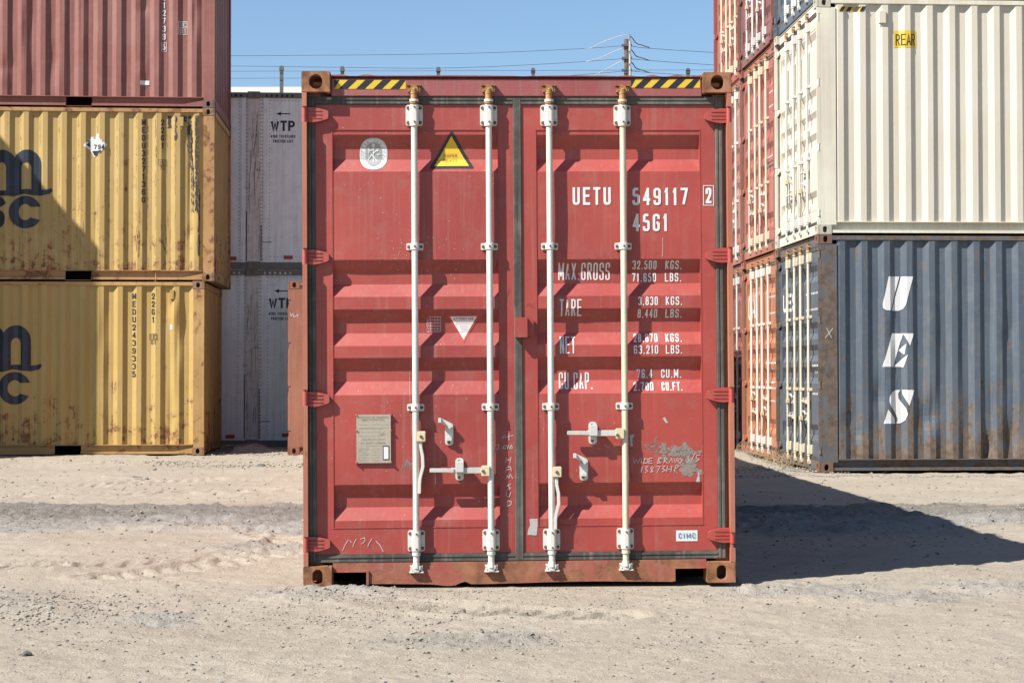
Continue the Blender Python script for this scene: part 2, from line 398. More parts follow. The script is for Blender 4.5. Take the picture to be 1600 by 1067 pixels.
DENTS = {}
def door_dents(side):
    if side not in DENTS:
        p0, p1 = DOORS[side][2:]; rr = random.Random(5 if side == 'l' else 9)
        DENTS[side] = [(rr.uniform(p0, p1), rr.uniform(ZPB, ZPT), rr.uniform(.12, .3), rr.uniform(.12, .3), rr.uniform(-.0032, .0032)) for _ in range(22)]
    return DENTS[side]
def door_wave(x, z):
    side = 'l' if x < 1.22 else 'r'; p0, p1 = DOORS[side][2:]
    if not (p0 < x < p1 and ZPB < z < ZPT): return 0.
    return .0015 + dent_at(door_dents(side), x, z) * max(0, min(1, (x - p0) / .08, (p1 - x) / .08, (z - ZPB) / .08, (ZPT - z) / .08))
def door_mesh(side, wob=0):
    def f():
        x0, x1, p0, p1 = DOORS[side]; b = MB(); y0, y1 = DFACE, DFACE + .05
        b.box(x0, p0, y0, y1, ZB, ZT); b.box(p1, x1, y0, y1, ZB, ZT); b.box(p0, p1, y0, y1, ZPT, ZT); b.box(p0, p1, y0, y1, ZB, ZPB)
        zs = sorted(set([ZPB, ZPT] + DB)); z2 = []
        for a, c in zip(zs[:-1], zs[1:]):
            n = max(1, int((c - a) / .09)); z2 += [a + (c - a) * k / n for k in range(n)]
        z2.append(zs[-1]); nx = 26; xs = [p0 + (p1 - p0) * i / nx for i in range(nx + 1)]
        ds = door_dents(side)
        ok = lambda x, z: min(1, (x - p0) / .08, (p1 - x) / .08, (z - ZPB) / .08, (ZPT - z) / .08)
        vs = [(x, DFACE + .0015 + door_depth(z) + (dent_at(ds, x, z) * ok(x, z) if 0 < 1 else 0), z) for z in z2 for x in xs]; n = nx + 1
        b.add(vs, [(r * n + i, r * n + i + 1, (r + 1) * n + i + 1, (r + 1) * n + i) for r in range(len(z2) - 1) for i in range(nx)])
        # weld seams round the panel
        b.box(p0 - .004, p1 + .004, DFACE - .003, DFACE + .002, ZPT - .003, ZPT + .003); b.box(p0 - .004, p1 + .004, DFACE - .003, DFACE + .002, ZPB - .003, ZPB + .003)
        b.box(p0 - .004, p0 + .002, DFACE - .002, DFACE + .002, ZPB, ZPT); b.box(p1 - .002, p1 + .004, DFACE - .002, DFACE + .002, ZPB, ZPT)
        return b.mesh('door')
    return cached(('door', side, wob), f)
def gasket_mesh(x0, x1, z0, z1):
    def f():
        b = MB(); y = DFACE - .006; vert = (z1 - z0) > (x1 - x0)
        b.box(x0, x1, y, DFACE + .04, z0, z1)
        for t in (.22, .72):
            if vert: c = x0 + (x1 - x0) * t; b.prism([(c - .006, y - .004), (c + .006, y - .004), (c + .009, y), (c - .009, y)], z0 + .003, z1 - .003, 'z')
            else: c = z0 + (z1 - z0) * t; b.box(x0 + .002, x1 - .002, y - .004, y, c - .006, c + .006)
        return b.mesh('gasket')
    return cached(('gask', round(x0, 3), round(x1, 3), round(z0, 3)), f)
RY = .026   # rod axis
def rodmesh():
    return cached('rod', lambda: MB().tube((0, RY, Fz(886)), (0, RY, Fz(137)), .0178, n=16).tube((0, RY, Fz(861)), (0, RY, Fz(866)), .024, n=16).tube((0, RY, Fz(158)), (0, RY, Fz(154)), .026, n=16)
                  .tube((0, RY, Fz(191)), (0, RY, Fz(196)), .025, n=16).mesh('locking_bar', smooth=True))
def big_bracket():
    def f():
        b = MB(); h = .060; wv = .0485
        pts = rounded([(-wv, -h), (wv, -h), (wv, h), (-wv, h)], .016, True)
        b.prism(pts, DFACE - .010, DFACE, 'y')
        b.prism([(-.027, DFACE - .010), (-.024, RY - .012), (-.013, RY - .0215), (.013, RY - .0215), (.024, RY - .012), (.027, DFACE - .010)], -h * .93, h * .93, 'z')
        return b.mesh('bar_bracket', bev=.002)
    return cached('bigb', f)
def bolts(n, key, pts):
    def f():
        b = MB()
        for (x, z, y, r) in pts: b.tube((x, y, z), (x, y - .007, z), r, r * .8, 8)
        return b.mesh('bolt')
    return cached(key, f)
def small_bracket():
    def f():
        b = MB(); h = .020; wv = .0485
        b.prism(rounded([(-wv, -h), (wv, -h), (wv, h), (-wv, h)], .009, True), DFACE - .008, DFACE, 'y')
        b.prism([(-.026, DFACE - .008), (-.022, RY - .014), (-.012, RY - .0205), (.012, RY - .0205), (.022, RY - .014), (.026, DFACE - .008)], -h, h, 'z')
        return b.mesh('bar_guide', bev=.002)
    return cached('smallb', f)
def cam_mesh(top):
    def f():
        s = 1 if top else -1; b = MB()
        if top: b.tube((0, RY, -.040), (0, RY, .001), .0192, .0192, 12); b.tube((0, RY, -.058), (0, RY, -.040), .026, .023, 12)
        b.tube((0, RY, 0), (0, RY, s * .030), .021, .023, 12)
        b.prism([(-.030, s * .022), (-.014, s * .050), (.012, s * .050), (.022, s * .036), (.026, s * .016), (.006, s * .012), (-.012, s * .010)], RY - .016, RY + .02, 'y')
        for dx in (-.034, .024):
            b.box(dx, dx + .012, RY - .004, .047, min(s * .012, s * .046), max(s * .012, s * .046))
        b.box(-.040, .042, RY - .012, .046, min(s * .046, s * .055), max(s * .046, s * .055))
        b.box(-.036, -.018, RY - .010, .046, min(s * .012, s * .022), max(s * .012, s * .022))
        return b.mesh('cam_lock', bev=.0018)
    return cached(('cam', top), f)
def hinge_mesh(s):      # s=+1: hinge of the left post, plate runs to +x
    def f():
        b = MB(); 
        P = [(.006, -.040), (.062, -.044), (.098, -.038), (.140, -.026), (.150, -.018), (.150, .018), (.140, .026), (.098, .036), (.062, .042), (.006, .042)]
        b.prism([(x * s, z) for x, z in P] if s > 0 else [(x * s, z) for x, z in P][::-1], .030, .050, 'y')
        b.tube((.014 * s, .022, -.046), (.014 * s, .022, .046), .0155, n=12)
        for z in (-.020, .0, .020): b.box(min(.02 * s, .115 * s), max(.02 * s, .115 * s), .0272, .031, z - .003, z + .003)
        b.box(min(.118 * s, .150 * s), max(.118 * s, .150 * s), .038, DFACE + .002, -.017, .017)
        return b.mesh('hinge', bev=.002)
    return cached(('hinge', s), f)
def flatbar(b, pts, wd, y0, y1):
    L, Q = offs(pts, wd / 2); n = len(pts)
    vs = [(a, y0, c) for a, c in L] + [(a, y0, c) for a, c in Q] + [(a, y1, c) for a, c in L] + [(a, y1, c) for a, c in Q]
    fs = []
    for i in range(n - 1):
        j = i + 1; fs += [(i, j, n + j, n + i), (2 * n + i, 3 * n + i, 3 * n + j, 2 * n + j), (i, 2 * n + i, 2 * n + j, j), (n + i, n + j, 3 * n + j, 3 * n + i)]
    fs += [(0, n, 3 * n, 2 * n), (n - 1, 3 * n - 1, 4 * n - 1, 2 * n - 1)]
    b.add(vs, fs)
def handle_down(px, py0, py1):
    z0, z1 = Fz(py0), Fz(py1)
    def f():
        b = MB(); x = .022; d = z0 - z1
        flatbar(b, [(x + .006, z0), (x + .006, z0 - .13 * d), (x + .016, z0 - .3 * d), (x + .018, z0 - .5 * d), (x + .002, z0 - .70 * d), (x - .002, z0 - .8 * d), (x - .003, z1)], .019, .006, .022)
        return b.mesh('handle', bev=.003)
    return cached(('hd', py0, py1), f)
def handle_side(z, l):
    def f():
        b = MB(); flatbar(b, [(-.02, z), (-l * .66, z)], .034, .006, .018); flatbar(b, [(-l * .60, z), (-l * .75, z + .002), (-l, z + .003)], .024, .000, .019)
        
        return b.mesh('handle', bev=.003)
    return cached(('hs', round(z, 3), round(l, 3)), f)
def hub_mesh(s): return cached(('hub', s), lambda: MB().box(min(s * .010, s * .060), max(s * .010, s * .060), -.004, .040, -.030, .030).mesh('handle_bracket', bev=.005))
def keeper(hook):
    def f():
        b = MB(); P = rounded([(-.024, -.064), (.024, -.064), (.024, .064), (-.024, .064)], .024, True)
        b.prism(P, DFACE - .008, DFACE, 'y'); b.box(-.015, .015, DFACE - .030, DFACE - .008, -.038, -.016); b.tube((0, DFACE - .008, .04), (0, DFACE - .03, .04), .010, n=8)
        if hook: flatbar(b, [(.012, .036), (-.004, .056), (-.050, .078)], .026, DFACE - .034, DFACE - .022); b.box(-.062, -.044, DFACE - .055, DFACE - .022, .066, .092)
        else: b.box(-.022, .022, DFACE - .066, DFACE - .056, -.014, .046); b.box(-.022, .022, DFACE - .056, DFACE - .008, .040, .046); b.box(-.020, -.012, DFACE - .046, DFACE - .008, .020, .040); b.box(.012, .020, DFACE - .046, DFACE - .008, .020, .040)
        return b.mesh('handle_keeper', bev=.0018)
    return cached(('keep', hook), f)

def door_end(root, sc, full=True, gasket=True, main=False):
    """door end at y = 0 facing -y"""
    fr = sc['frame']; dm = sc['door']; rod = M[sc['rods']]
    hy = .044
    # header and sill
    h = MB(); h.box(.165, Wd - .165, hy, .16, Fz(148), Fz(121)); h.box(.165, Wd - .165, hy + .028, .16, Fz(121), Fz(117.6)); 
    if main:
        zz = Fz(115.6); n = 70; rr = random.Random(6); top = []
        for i in range(n + 1):
            x = .166 + (Wd - .332) * i / n; d_ = math.exp(-((x - .30) / .10) ** 2) * .008 * math.sin(x * 38) + math.exp(-((x - 2.05) / .25) ** 2) * .006 * math.sin(x * 45) - .004 * math.exp(-((x - 1.25) / .03) ** 2)
            top.append((x, zz + d_ + .0012 * math.sin(x * 9)))
        h.prism([(.166, Fz(117.8))] + [(Wd - .166, Fz(117.8))] + top[::-1], hy - .008, .16, 'y')
    else: h.box(.165, Wd - .165, hy - .006, .16, Fz(117.6), Fz(115.6))
    h.build('door_header', M['red_top'] if main else fr, root, bev=.003 if main else 0)
    s = MB(); xa, xb = Fx(522, 900), Fx(575, 900); xc, xd = Fx(1052, 900), Fx(1103, 900)
    zt = Fz(877.5); zn = Fz(891); zb = Fz(911)
    if main:        # the lower edge of the sill is knocked out of line in the middle
        n = 60; top = []; bot = []
        for i in range(n + 1):
            x = xb + (xc - xb) * i / n; bx = x - Fx(723, 900)
            bot.append((x, zb + .004 * math.sin(x * 5) + .020 * math.exp(-(bx / .022) ** 2) - .009 * math.exp(-((bx + .09) / .06) ** 2)))
        s.prism([(xb, zt)] + bot + [(xc, zt)], hy - .004, .15, 'y')
        s.box(.163, xb, hy - .004, .15, zn, zt); s.box(xc, Wd - .163, hy - .004, .15, zn, zt)
        s.box(xb - .014, xb - .0005, hy - .014, .15, zb, zn - .001); s.box(.175, xb, hy - .014, .15, zn - .001, zn + .007)
        s.box(xc + .0005, xc + .012, hy - .014, .15, zb, zn - .001); s.box(xc, Wd - .17, hy - .014, .15, zn - .001, zn + .007)
    else: s.box(.163, Wd - .163, hy - .004, .15, zb + .01, zt)
    s.build('door_sill', M['red_sill'] if main else fr, root)
    if main:        # near-black panels paint the shade of the forklift tunnels behind the notches
        for a, c in ((xa - .07, xb), (xc, xd + .05)): MB().box(a, c, .155, .17, .02, zn).build('tunnel_shade', M['dark'], root)
    cz = {'l': Fx(764), 'r': Fx(974)}
    dobj = {}
    for sd in 'lr':
        d = link('door', door_mesh(sd, 5 if sd == 'l' else 9), dm, root); dobj[sd] = d
        tag(d, ('left' if sd == 'l' else 'right') + ' hand door leaf')
        x0, x1, p0, p1 = DOORS[sd]
        if gasket:
            g = .046
            ga = (x0 - .044, x1 + .001) if sd == 'l' else (x0 - .001, x1 + .046)
            if sd == 'l':
                for (a, b_, c, e) in ((ga[0], x0 - .001, ZB - .046, ZT + .046), (x0, x1 + .0, ZT + .001, ZT + .046), (x0, x1 + .0, ZB - .047, ZB - .001), (x1 + .001, x1 + .021, ZB - .046, ZT + .046)):
                    link('gasket', gasket_mesh(a, b_, c, e), M['rubber'], d)
            else:
                for (a, b_, c, e) in ((x1 + .001, ga[1], ZB - .046, ZT + .046), (x0 + .0, x1, ZT + .001, ZT + .046), (x0 + .0, x1, ZB - .047, ZB - .001), (x0 - .020, x0 - .001, ZB - .046, ZT + .046)):
                    link('gasket', gasket_mesh(a, b_, c, e), M['rubber'], d)
        if not full: continue
        for i, rx in enumerate(RODX[sd]):
            rm = rod
            if main: rm = M['rod'] if not (sd == 'r' and i == 1) else M['rod_aged']
            ro = link('locking_bar', rodmesh(), rm, d, (rx, 0, 0))
            for py in (178, 844):
                link('bar_bracket', big_bracket(), M['rod'] if main else rod, d, (rx, 0, Fz(py)))
                if main: stuffed('bolt', bolts(4, 'b4', [(x, z, DFACE - .010, .010) for x in (-.035, .035) for z in (-.042, .042)] + [(0.002, z, RY - .0205, .006) for z in (-.042, .042)]), M['bolt'], d, (rx, 0, Fz(py)))
            for py in (384.5, 636):
                link('bar_guide', small_bracket(), M['rod'] if main else rod, d, (rx, 0, Fz(py)))
                if main: stuffed('bolt', bolts(4, 'b2', [(x, 0, DFACE - .008, .0095) for x in (-.035, .035)] + [(0., 0, RY - .020, .006)]), M['bolt'], d, (rx, 0, Fz(py)))
            link('cam_lock', cam_mesh(True), M['cam'], d, (rx, 0, Fz(146)))
            link('cam_lock', cam_mesh(False), M['rod'] if main else rod, d, (rx, 0, Fz(878)))
        # handles
        if sd == 'l':
            link('handle', handle_down(0, 686, 770), M['rod'], d, (RODX['l'][0], 0, 0)); link('handle_bracket', hub_mesh(1), M['handle_end'], d, (RODX['l'][0] - .003, 0, Fz(681)))
            link('handle', handle_side(Fz(734.5), .345), M['galv'], d, (RODX['l'][1], 0, 0)); link('handle_bracket', hub_mesh(-1), M['handle_end'], d, (RODX['l'][1] + .005, 0, Fz(735.5)))
            link('handle_keeper', keeper(True), M['galv'], d, (Fx(699.5), 0, Fz(678))); link('handle_keeper', keeper(False), M['galv'], d, (Fx(715.5), 0, Fz(733)))
        else:
            link('handle', handle_down(0, 747, 828), M['rod'], d, (RODX['r'][0], 0, 0)); link('handle_bracket', hub_mesh(1), M['handle_end'], d, (RODX['r'][0] - .003, 0, Fz(738)))
            link('handle', handle_side(Fz(678), .330), M['galv'], d, (RODX['r'][1], 0, 0)); link('handle_bracket', hub_mesh(-1), M['handle_end'], d, (RODX['r'][1] + .005, 0, Fz(679)))
            link('handle_keeper', keeper(False), M['galv'], d, (Fx(924.5), 0, Fz(678))); link('handle_keeper', keeper(True), M['galv'], d, (Fx(910), 0, Fz(735)))
        if main:
            for (px_, py_, q) in (((656.5, 681, 0), (753, 735.5, 0), (699.5, 664, 1), (699.5, 691, 1), (715.5, 720.5, 1), (715.5, 746, 1)) if sd == 'l' else ((868, 738, 0), (963, 681, 0), (924.5, 666, 1), (924.5, 690, 1), (910, 723, 1), (910, 747, 1))):
                stuffed('bolt', bolts(1, ('b1', q), [(0, 0, -.003 if not q else DFACE - .007, .0095 if not q else .010)]), M['bolt'], d, (Fx(px_, py_), 0, Fz(py_)))
        for py in ((178, 400.5, 622, 847) if sd == 'l' else (179, 399.5, 619.5, 840)):
            ho = link('hinge', hinge_mesh(1 if sd == 'l' else -1), dm if main else fr, d, (0 if sd == 'l' else Wd, 0, Fz(py)))
    return dobj

def container(label, near, yaw, z, H, L, sc, doors=False, dents=(), rows=1, extra=0, coff=.22, seed=0, pockets=False, hinge_gaps=True, top_open=None):
    """side x = W faces the camera, door end at y = 0; near = world position of the corner x = W, y = 0 (doors) or y = L"""
    root = empty('shipping_container', (0, 0, z), yaw - R(90))
    ax = Vector((math.cos(yaw), math.sin(yaw))); dp = Vector((-math.sin(yaw), math.cos(yaw)))
    o = Vector(near) + dp * Wd
    root.location = (o.x, o.y, z); tag(root, label, 'container', 'shipping containers in the yard')
    fr, pn, ca = sc['frame'], sc['panel'], sc['cast']
    frame_parts(root, sc, H, L, pockets, hinge_gaps)
    for sgn, xf in ((1, Wd - .010), (-1, .010)):
        vis = sgn > 0
        side_mesh(.235, L - .165, .160, H - .062, coff, xf, sgn, dents if vis else (), rows if vis else 1, extra if vis else 0).build('side_panel', pn, root)
    end_panel(root, pn, H, L)
    if doors: door_end(root, sc)
    else: door_end(root, sc, full=False, gasket=False) if abs(H - HC) < .01 else MB().box(.1, Wd - .1, DFACE, DFACE + .04, .15, H - .1).build('door', sc['door'], root)
    return root
def end_panel(root, pn, H, L):
    b = MB(); xs = []; x = .15
    while x < Wd - .16:
        xs += [(x, 0), (x + .10, 0), (x + .125, .04), (x + .225, .04)]; x += .25
    xs = [p for p in xs if p[0] < Wd - .15] + [(Wd - .15, 0)]
    n = len(xs); vs = [(a, L - .03 - d, zz) for zz in (.15, H - .09) for a, d in xs]
    b.add(vs, [(i, i + n, i + 1 + n, i + 1) for i in range(n - 1)]); b.build('end_panel', pn, root)
    MB().box(.16, Wd - .16, L - .16, L - .012, 0.02, .155).build('end_rail', pn, root); MB().box(.16, Wd - .16, L - .12, L - .012, H - .10, H - .012).build('end_rail', pn, root)
def frame_parts(root, sc, H, L, pockets, hinge_gaps, main=False):
    fr, ca = sc['frame'], sc['cast']
    for (sx, x) in ((1, 0), (-1, Wd)):
        for (sy, y) in ((1, 0), (-1, L)):
            for tp in (0, 1):
                rf = main and tp and sy > 0
                link('corner_casting', casting_mesh(sx, sy, bool(tp), rf), ca, root, (x, y, H - CH if tp else 0))
    for x in (0, Wd):       # posts
        s = 1 if x == 0 else -1
        X = lambda a, b: (min(x + s * a, x + s * b), max(x + s * a, x + s * b))
        b = MB(); gaps = [(Fz(q) - .045, Fz(q) + .045) for q in (847, 619.5, 399.5, 178)] if (hinge_gaps and abs(H - HC) < .02) else []
        if not gaps and hinge_gaps: gaps = [(q - .045, q + .045) for q in (.32, .98, 1.63, 2.27)]
        b.box(*X(.004, .10), .078, .235, CH, H - CH); b.box(*X(.004, .0255), .046, .078, CH, H - CH)
        zz = CH
        for (g0, g1) in gaps + [(H - CH, None)]:
            b.box(*X(.003 if not main else .002, .028), .002, .045, zz, g0)
            if g1: b.box(*X(.012, .0255), .014, .045, g0, g1)
            zz = g1
        b.build('corner_post', M['red_post'] if main else fr, root)
        MB().box(*X(.004, .12), L - .165, L - .004, CH, H - CH).build('corner_post', fr, root)
        # rails
        b = MB(); b.box(*X(.003, .063), CL, L - CL, H - .067, H - .014); b.build('roof_rail', fr, root)
        b = MB(); segs = [(CL, L - CL)]
        if pockets:
            c = L / 2; pk = [(c - 1.025 - .19, c - 1.025 + .19), (c + 1.025 - .19, c + 1.025 + .19)]
            segs = [(CL, pk[0][0]), (pk[0][1], pk[1][0]), (pk[1][1], L - CL)]
            for (p0, p1) in pk:
                MB().box(*X(.05, .9), p0, p1, .014, .137).build('fork_pocket', M['dark'], root)  # solid block, the pocket's shade painted as near-black
                bb = MB(); bb.box(*X(.012, .05), p0, p1, .006, .013); bb.build('pocket_strap', fr, root)
        for (a, e) in segs:
            b.box(*X(.052, .060), a, e, .028, .150)
            b.box(*X(.008, .060), a, e, .020, .028)
            b.prism([(X(.008, .02)[0 if x == 0 else 1] if False else (x + s * .008), .016), (x + s * .016, .05), (x + s * .052, .05), (x + s * .052, .016)], a, e, 'y') if False else b.box(*X(.010, .052), a, e, .028, .056)
        b.box(*X(.003, .060), CL, L - CL, .150, .160)
        if pockets:
            q = X(.006, .012)
            b.prism([(L - CL - .26, .020), (L - CL - .26, .058), (L - CL - .001, .108), (L - CL - .001, .020)], q[0], q[1], 'x')
        b.build('floor_rail', fr, root)
    b = MB(); b.box(.07, Wd - .07, .17, L - .05, .145, .158); b.build('floor', M['dark'], root)
    b = MB(); n = int(L / .21); vs = []; fs = []
    b.box(.06, Wd - .06, .16, L - .10, H - .045, H - .03)
    for i in range(n): b.box(.10, Wd - .10, .20 + i * .21, .20 + i * .21 + .09, H - .030, H - .012)
    b.build('roof', sc['panel'], root)

# camera ray -> local coordinates on a plane of a placed thing
def ray(px, py):
    u = (px - 800) / F_PX; v = (533.5 - py) / F_PX
    d = PHOTO_VIEW @ Vector((u, v, -1)); return Vector((0, 0, CAM_H)), d
def on_side(root, px, py, x=Wd - .01):
    """point of the camera-facing side of a container (local y, z) seen at a picture position"""
    mw = Matrix.Translation(root.location) @ root.rotation_euler.to_matrix().to_4x4(); mi = mw.inverted()
    o, d = ray(px, py); o = mi @ o; d = mi.to_3x3() @ d; t = (x - o.x) / d.x; p = o + d * t; return p.y, p.z
def at_depth(px, py, Y):
    o, d = ray(px, py); return o + d * (Y / d.y)
def on_ground(px, py, z=0):
    o, d = ray(px, py); t = (z - o.z) / d.z; return o + d * t

# ------------------------------------------------------------------ ground
def lattice(nx, ny, seed): return np.random.default_rng(seed).random((nx, ny))
def vnoise(x, y, scale, seed):
    g = lattice(256, 256, seed); xs = x * scale; ys = y * scale
    i = np.floor(xs).astype(int); j = np.floor(ys).astype(int); a = xs - i; b = ys - j
    a = a * a * (3 - 2 * a); b = b * b * (3 - 2 * b); i %= 256; j %= 256; i1 = (i + 1) % 256; j1 = (j + 1) % 256
    return (g[i, j] * (1 - a) + g[i1, j] * a) * (1 - b) + (g[i, j1] * (1 - a) + g[i1, j1] * a) * b
def band_mask(x, y):
    e = (vnoise(x, y, .7, 3) - .5) * 1.1 + (vnoise(x, y * 1.3, 2.6, 4) - .5) * .8 + (vnoise(x, y, 9, 14) - .5) * .35
    c = np.clip((y + e - 12.0) / .7, 0, 1) * np.clip((15.1 - y + e * .25) / .3, 0, 1)
    return c
def patch_mask(x, y):
    m = np.zeros_like(x)
    for (cx, cy, rx, ry) in ((-2.6, 8.35, .75, .7), (-1.5, 8.0, .45, .3), (2.4, 9.0, 1.4, .45), (.1, 7.3, .8, .25), (-.9, 8.9, .5, .4), (-1.7, 11.3, .5, .35), (4.2, 9.2, 1.3, .5)):
        q = ((x - cx) / rx) ** 2 + ((y - cy) / ry) ** 2; m = np.maximum(m, np.clip(1.4 - q, 0, 1))
    return m * np.clip((vnoise(x, y, 2.3, 9) - .25) * 2.2, 0, 1)
TRACKS = [[(-4.9, 17.6), (-3.4, 18.6), (-1.9, 18.2)], [(-3.2, 13.4), (-2.0, 12.6), (-1.55, 11.6), (-1.9, 10.7), (-2.9, 10.1), (-4.4, 9.7)], [(-2.6, 13.6), (-1.6, 12.2), (-1.5, 10.9), (-2.4, 9.6)], [(-1.1, 8.9), (-.3, 8.3), (.5, 8.1)], [(1.7, 14.2), (3.5, 13.6), (6, 13.4)], [(-6, 16.4), (-4.2, 16.3), (-2.6, 16.9)]]
def tracks(x, y):
    out = np.zeros_like(x)
    for tr in TRACKS:
        s0 = 0.
        for a, b in zip(tr[:-1], tr[1:]):
            dx, dy = b[0] - a[0], b[1] - a[1]; l = math.hypot(dx, dy); t = np.clip(((x - a[0]) * dx + (y - a[1]) * dy) / l / l, 0, 1)
            px, py = x - a[0] - dx * t, y - a[1] - dy * t; dist = np.hypot(px, py); side = np.sign(px * dy - py * dx)
            w_ = np.clip(1 - (dist / .17) ** 4, 0, 1) * (dist < .17)
            out = np.where(w_ > 0, np.minimum(out, 0) + w_ * (-.010 + .013 * np.sign(np.sin((s0 + t * l) * 2 * math.pi / .16 + side * dist * 22))), out); s0 += l
            rim = np.exp(-((dist - .21) / .045) ** 2) * .014; out = out + rim * (w_ <= 0)
    return out * (.35 + .9 * vnoise(x, y, 1.3, 31))
def ground_h(x, y):
    h = (vnoise(x, y, .5, 1) - .5) * .020 + (vnoise(x, y, 1.7, 2) - .5) * .018 + (vnoise(x + y * .3, y * 1.6, 5, 5) - .5) * .014
    h += (vnoise(x, y * 1.5, 13, 6) - .5) * .010 + (vnoise(x, y, 31, 7) - .5) * .006
    bm_ = band_mask(x, y) + .8 * patch_mask(x, y)
    h += bm_ * ((vnoise(x * .4 + y * .35, y * 1.6, 6, 8) - .5) * .085 + (vnoise(x, y * 1.5, 17, 10) - .5) * .035)
    # tyre tread marks sweeping across the sand
    tr = np.sin((x * .9 + y * .25) * 26) * np.clip(1 - np.abs(y - 17.6 - .35 * x - .1 * np.sin(x)) / .28, 0, 1) * .008
    h += tr + tracks(x, y)
    h += np.exp(-((x + 4.3) / .8) ** 2 - ((y - 25.6) / .6) ** 2) * .10 * (.5 + vnoise(x, y, 4, 12)) + np.exp(-((x + 2.9) / .7) ** 2 - ((y - 23.6) / .5) ** 2) * .05 * vnoise(x, y, 5, 13)
    h += np.exp(-((x - 3.0) / .5) ** 2 - ((y - 23.6) / 1.6) ** 2) * .09 + np.exp(-((x - 3.3) / .35) ** 2 - ((y - 20.5) / 1.3) ** 2) * .03
    return h
def build_ground():
    nr = 980; nc = 700
    inv = np.linspace(1 / 4.2, 1 / 40, nr); yy = 1 / inv
    yy = np.concatenate([[-300, -60, -12, -3, 1.5, 3.2], yy, [48, 70, 120, 300, 900]])
    s = np.linspace(-1, 1, nc); s = np.concatenate([[-60, -15, -4, -1.8], s, [1.8, 4, 15, 60]])
    hw = np.clip(.345 * np.abs(yy) + 1.2, 3, 15)
    Y, Sx = np.meshgrid(yy, s, indexing='ij'); X = Sx * hw[:, None]
    near = (Y > 3) & (Y < 42) & (np.abs(Sx) <= 1.0)
    Z = ground_h(X, Y) * near
    # the containers press flat beds: keep the sand just below them
    def flat(cx0, cx1, cy0, cy1, lev):
        global_m = (X > cx0) & (X < cx1) & (Y > cy0) & (Y < cy1); Z[global_m] = np.minimum(Z[global_m], lev)
    flat(-1.25, 1.3, 9.12, 21.4, -.010); flat(3.4, 16, 19.8, 28.0, -.035); flat(-11, -4.3, 24.3, 28, -.012)
    co = np.stack([X, Y, Z], -1).reshape(-1, 3); R_, C_ = X.shape
    idx = np.arange(R_ * C_).reshape(R_, C_)
    q = np.stack([idx[:-1, :-1], idx[:-1, 1:], idx[1:, 1:], idx[1:, :-1]], -1).reshape(-1, 4)
    me = bpy.data.meshes.new('ground'); me.vertices.add(len(co)); me.vertices.foreach_set('co', co.ravel())
    me.loops.add(q.size); me.loops.foreach_set('vertex_index', q.ravel()); me.polygons.add(len(q))
    me.polygons.foreach_set('loop_start', np.arange(0, q.size, 4)); me.update(calc_edges=True)
    me.polygons.foreach_set('use_smooth', np.ones(len(q), dtype=bool))
    at = me.attributes.new('gravel', 'FLOAT', 'POINT'); gm = np.clip(band_mask(X, Y) + .75 * patch_mask(X, Y), 0, 1); at.data.foreach_set('value', gm.ravel().astype(np.float32))
    at = me.attributes.new('dark_gravel', 'FLOAT', 'POINT'); e_ = (vnoise(X, Y, .8, 40) - .5) * .5 + (vnoise(X, Y, 5, 41) - .5) * .4
    at.data.foreach_set('value', (np.clip((Y + e_ - 13.5) / .5, 0, 1) * np.clip((15.3 - Y) / .2, 0, 1)).ravel().astype(np.float32))
    m, nt, p = mk('sandy gravel'); L = nt.links.new
    tc = nt.nodes.new('ShaderNodeTexCoord'); v = tc.outputs['Object']
    c = mixc(nt, mapr(nt, nz(nt, v, .6, 6, .6), .35, .65), (.53, .455, .36), (.61, .535, .43))
    c = mixc(nt, mapr(nt, nz(nt, v, 2.2, 5, .6), .5, .7, 0, .55), c, (.48, .405, .315))
    ga = nt.nodes.new('ShaderNodeAttribute'); ga.attribute_name = 'gravel'
    gcol = mixc(nt, mapr(nt, nz(nt, v, 1.4, 5, .6), .4, .6), (.40, .375, .34), (.50, .475, .435))
    gd = nt.nodes.new('ShaderNodeAttribute'); gd.attribute_name = 'dark_gravel'
    gcol = mixc(nt, mth(nt, 'MULTIPLY', gd.outputs['Fac'], .85), gcol, (.27, .25, .22))
    c = mixc(nt, mth(nt, 'MULTIPLY', ga.outputs['Fac'], mapr(nt, nz(nt, v, 8, 6, .7), .2, .5)), c, gcol)
    c = mixc(nt, mapr(nt, nz(nt, v, 55, 6, .7), .57, .66, 0, .7), c, (.22, .185, .15))
    c = mixc(nt, mapr(nt, nz(nt, v, 120, 4, .7), .6, .68, 0, .7), c, (.55, .52, .46))
    L(c, p.inputs['Base Color']); p.inputs['Roughness'].default_value = .92; p.inputs['Specular IOR Level'].default_value = .2
    bn = nt.nodes.new('ShaderNodeBump'); bn.inputs['Strength'].default_value = .8; bn.inputs['Distance'].default_value = .02
    L(mth(nt, 'ADD', mth(nt, 'ADD', mth(nt, 'MULTIPLY', nz(nt, v, 26, 6, .75), .9), mth(nt, 'MULTIPLY', nz(nt, v, 90, 4, .7), .9)), mth(nt, 'MULTIPLY', mth(nt, 'MULTIPLY', nz(nt, v, 14, 8, .75), ga.outputs['Fac']), 3.2)), bn.inputs['Height']); L(bn.outputs[0], p.inputs['Normal'])
    o = link('ground', me, m); tag(o, kind='structure')
build_ground()

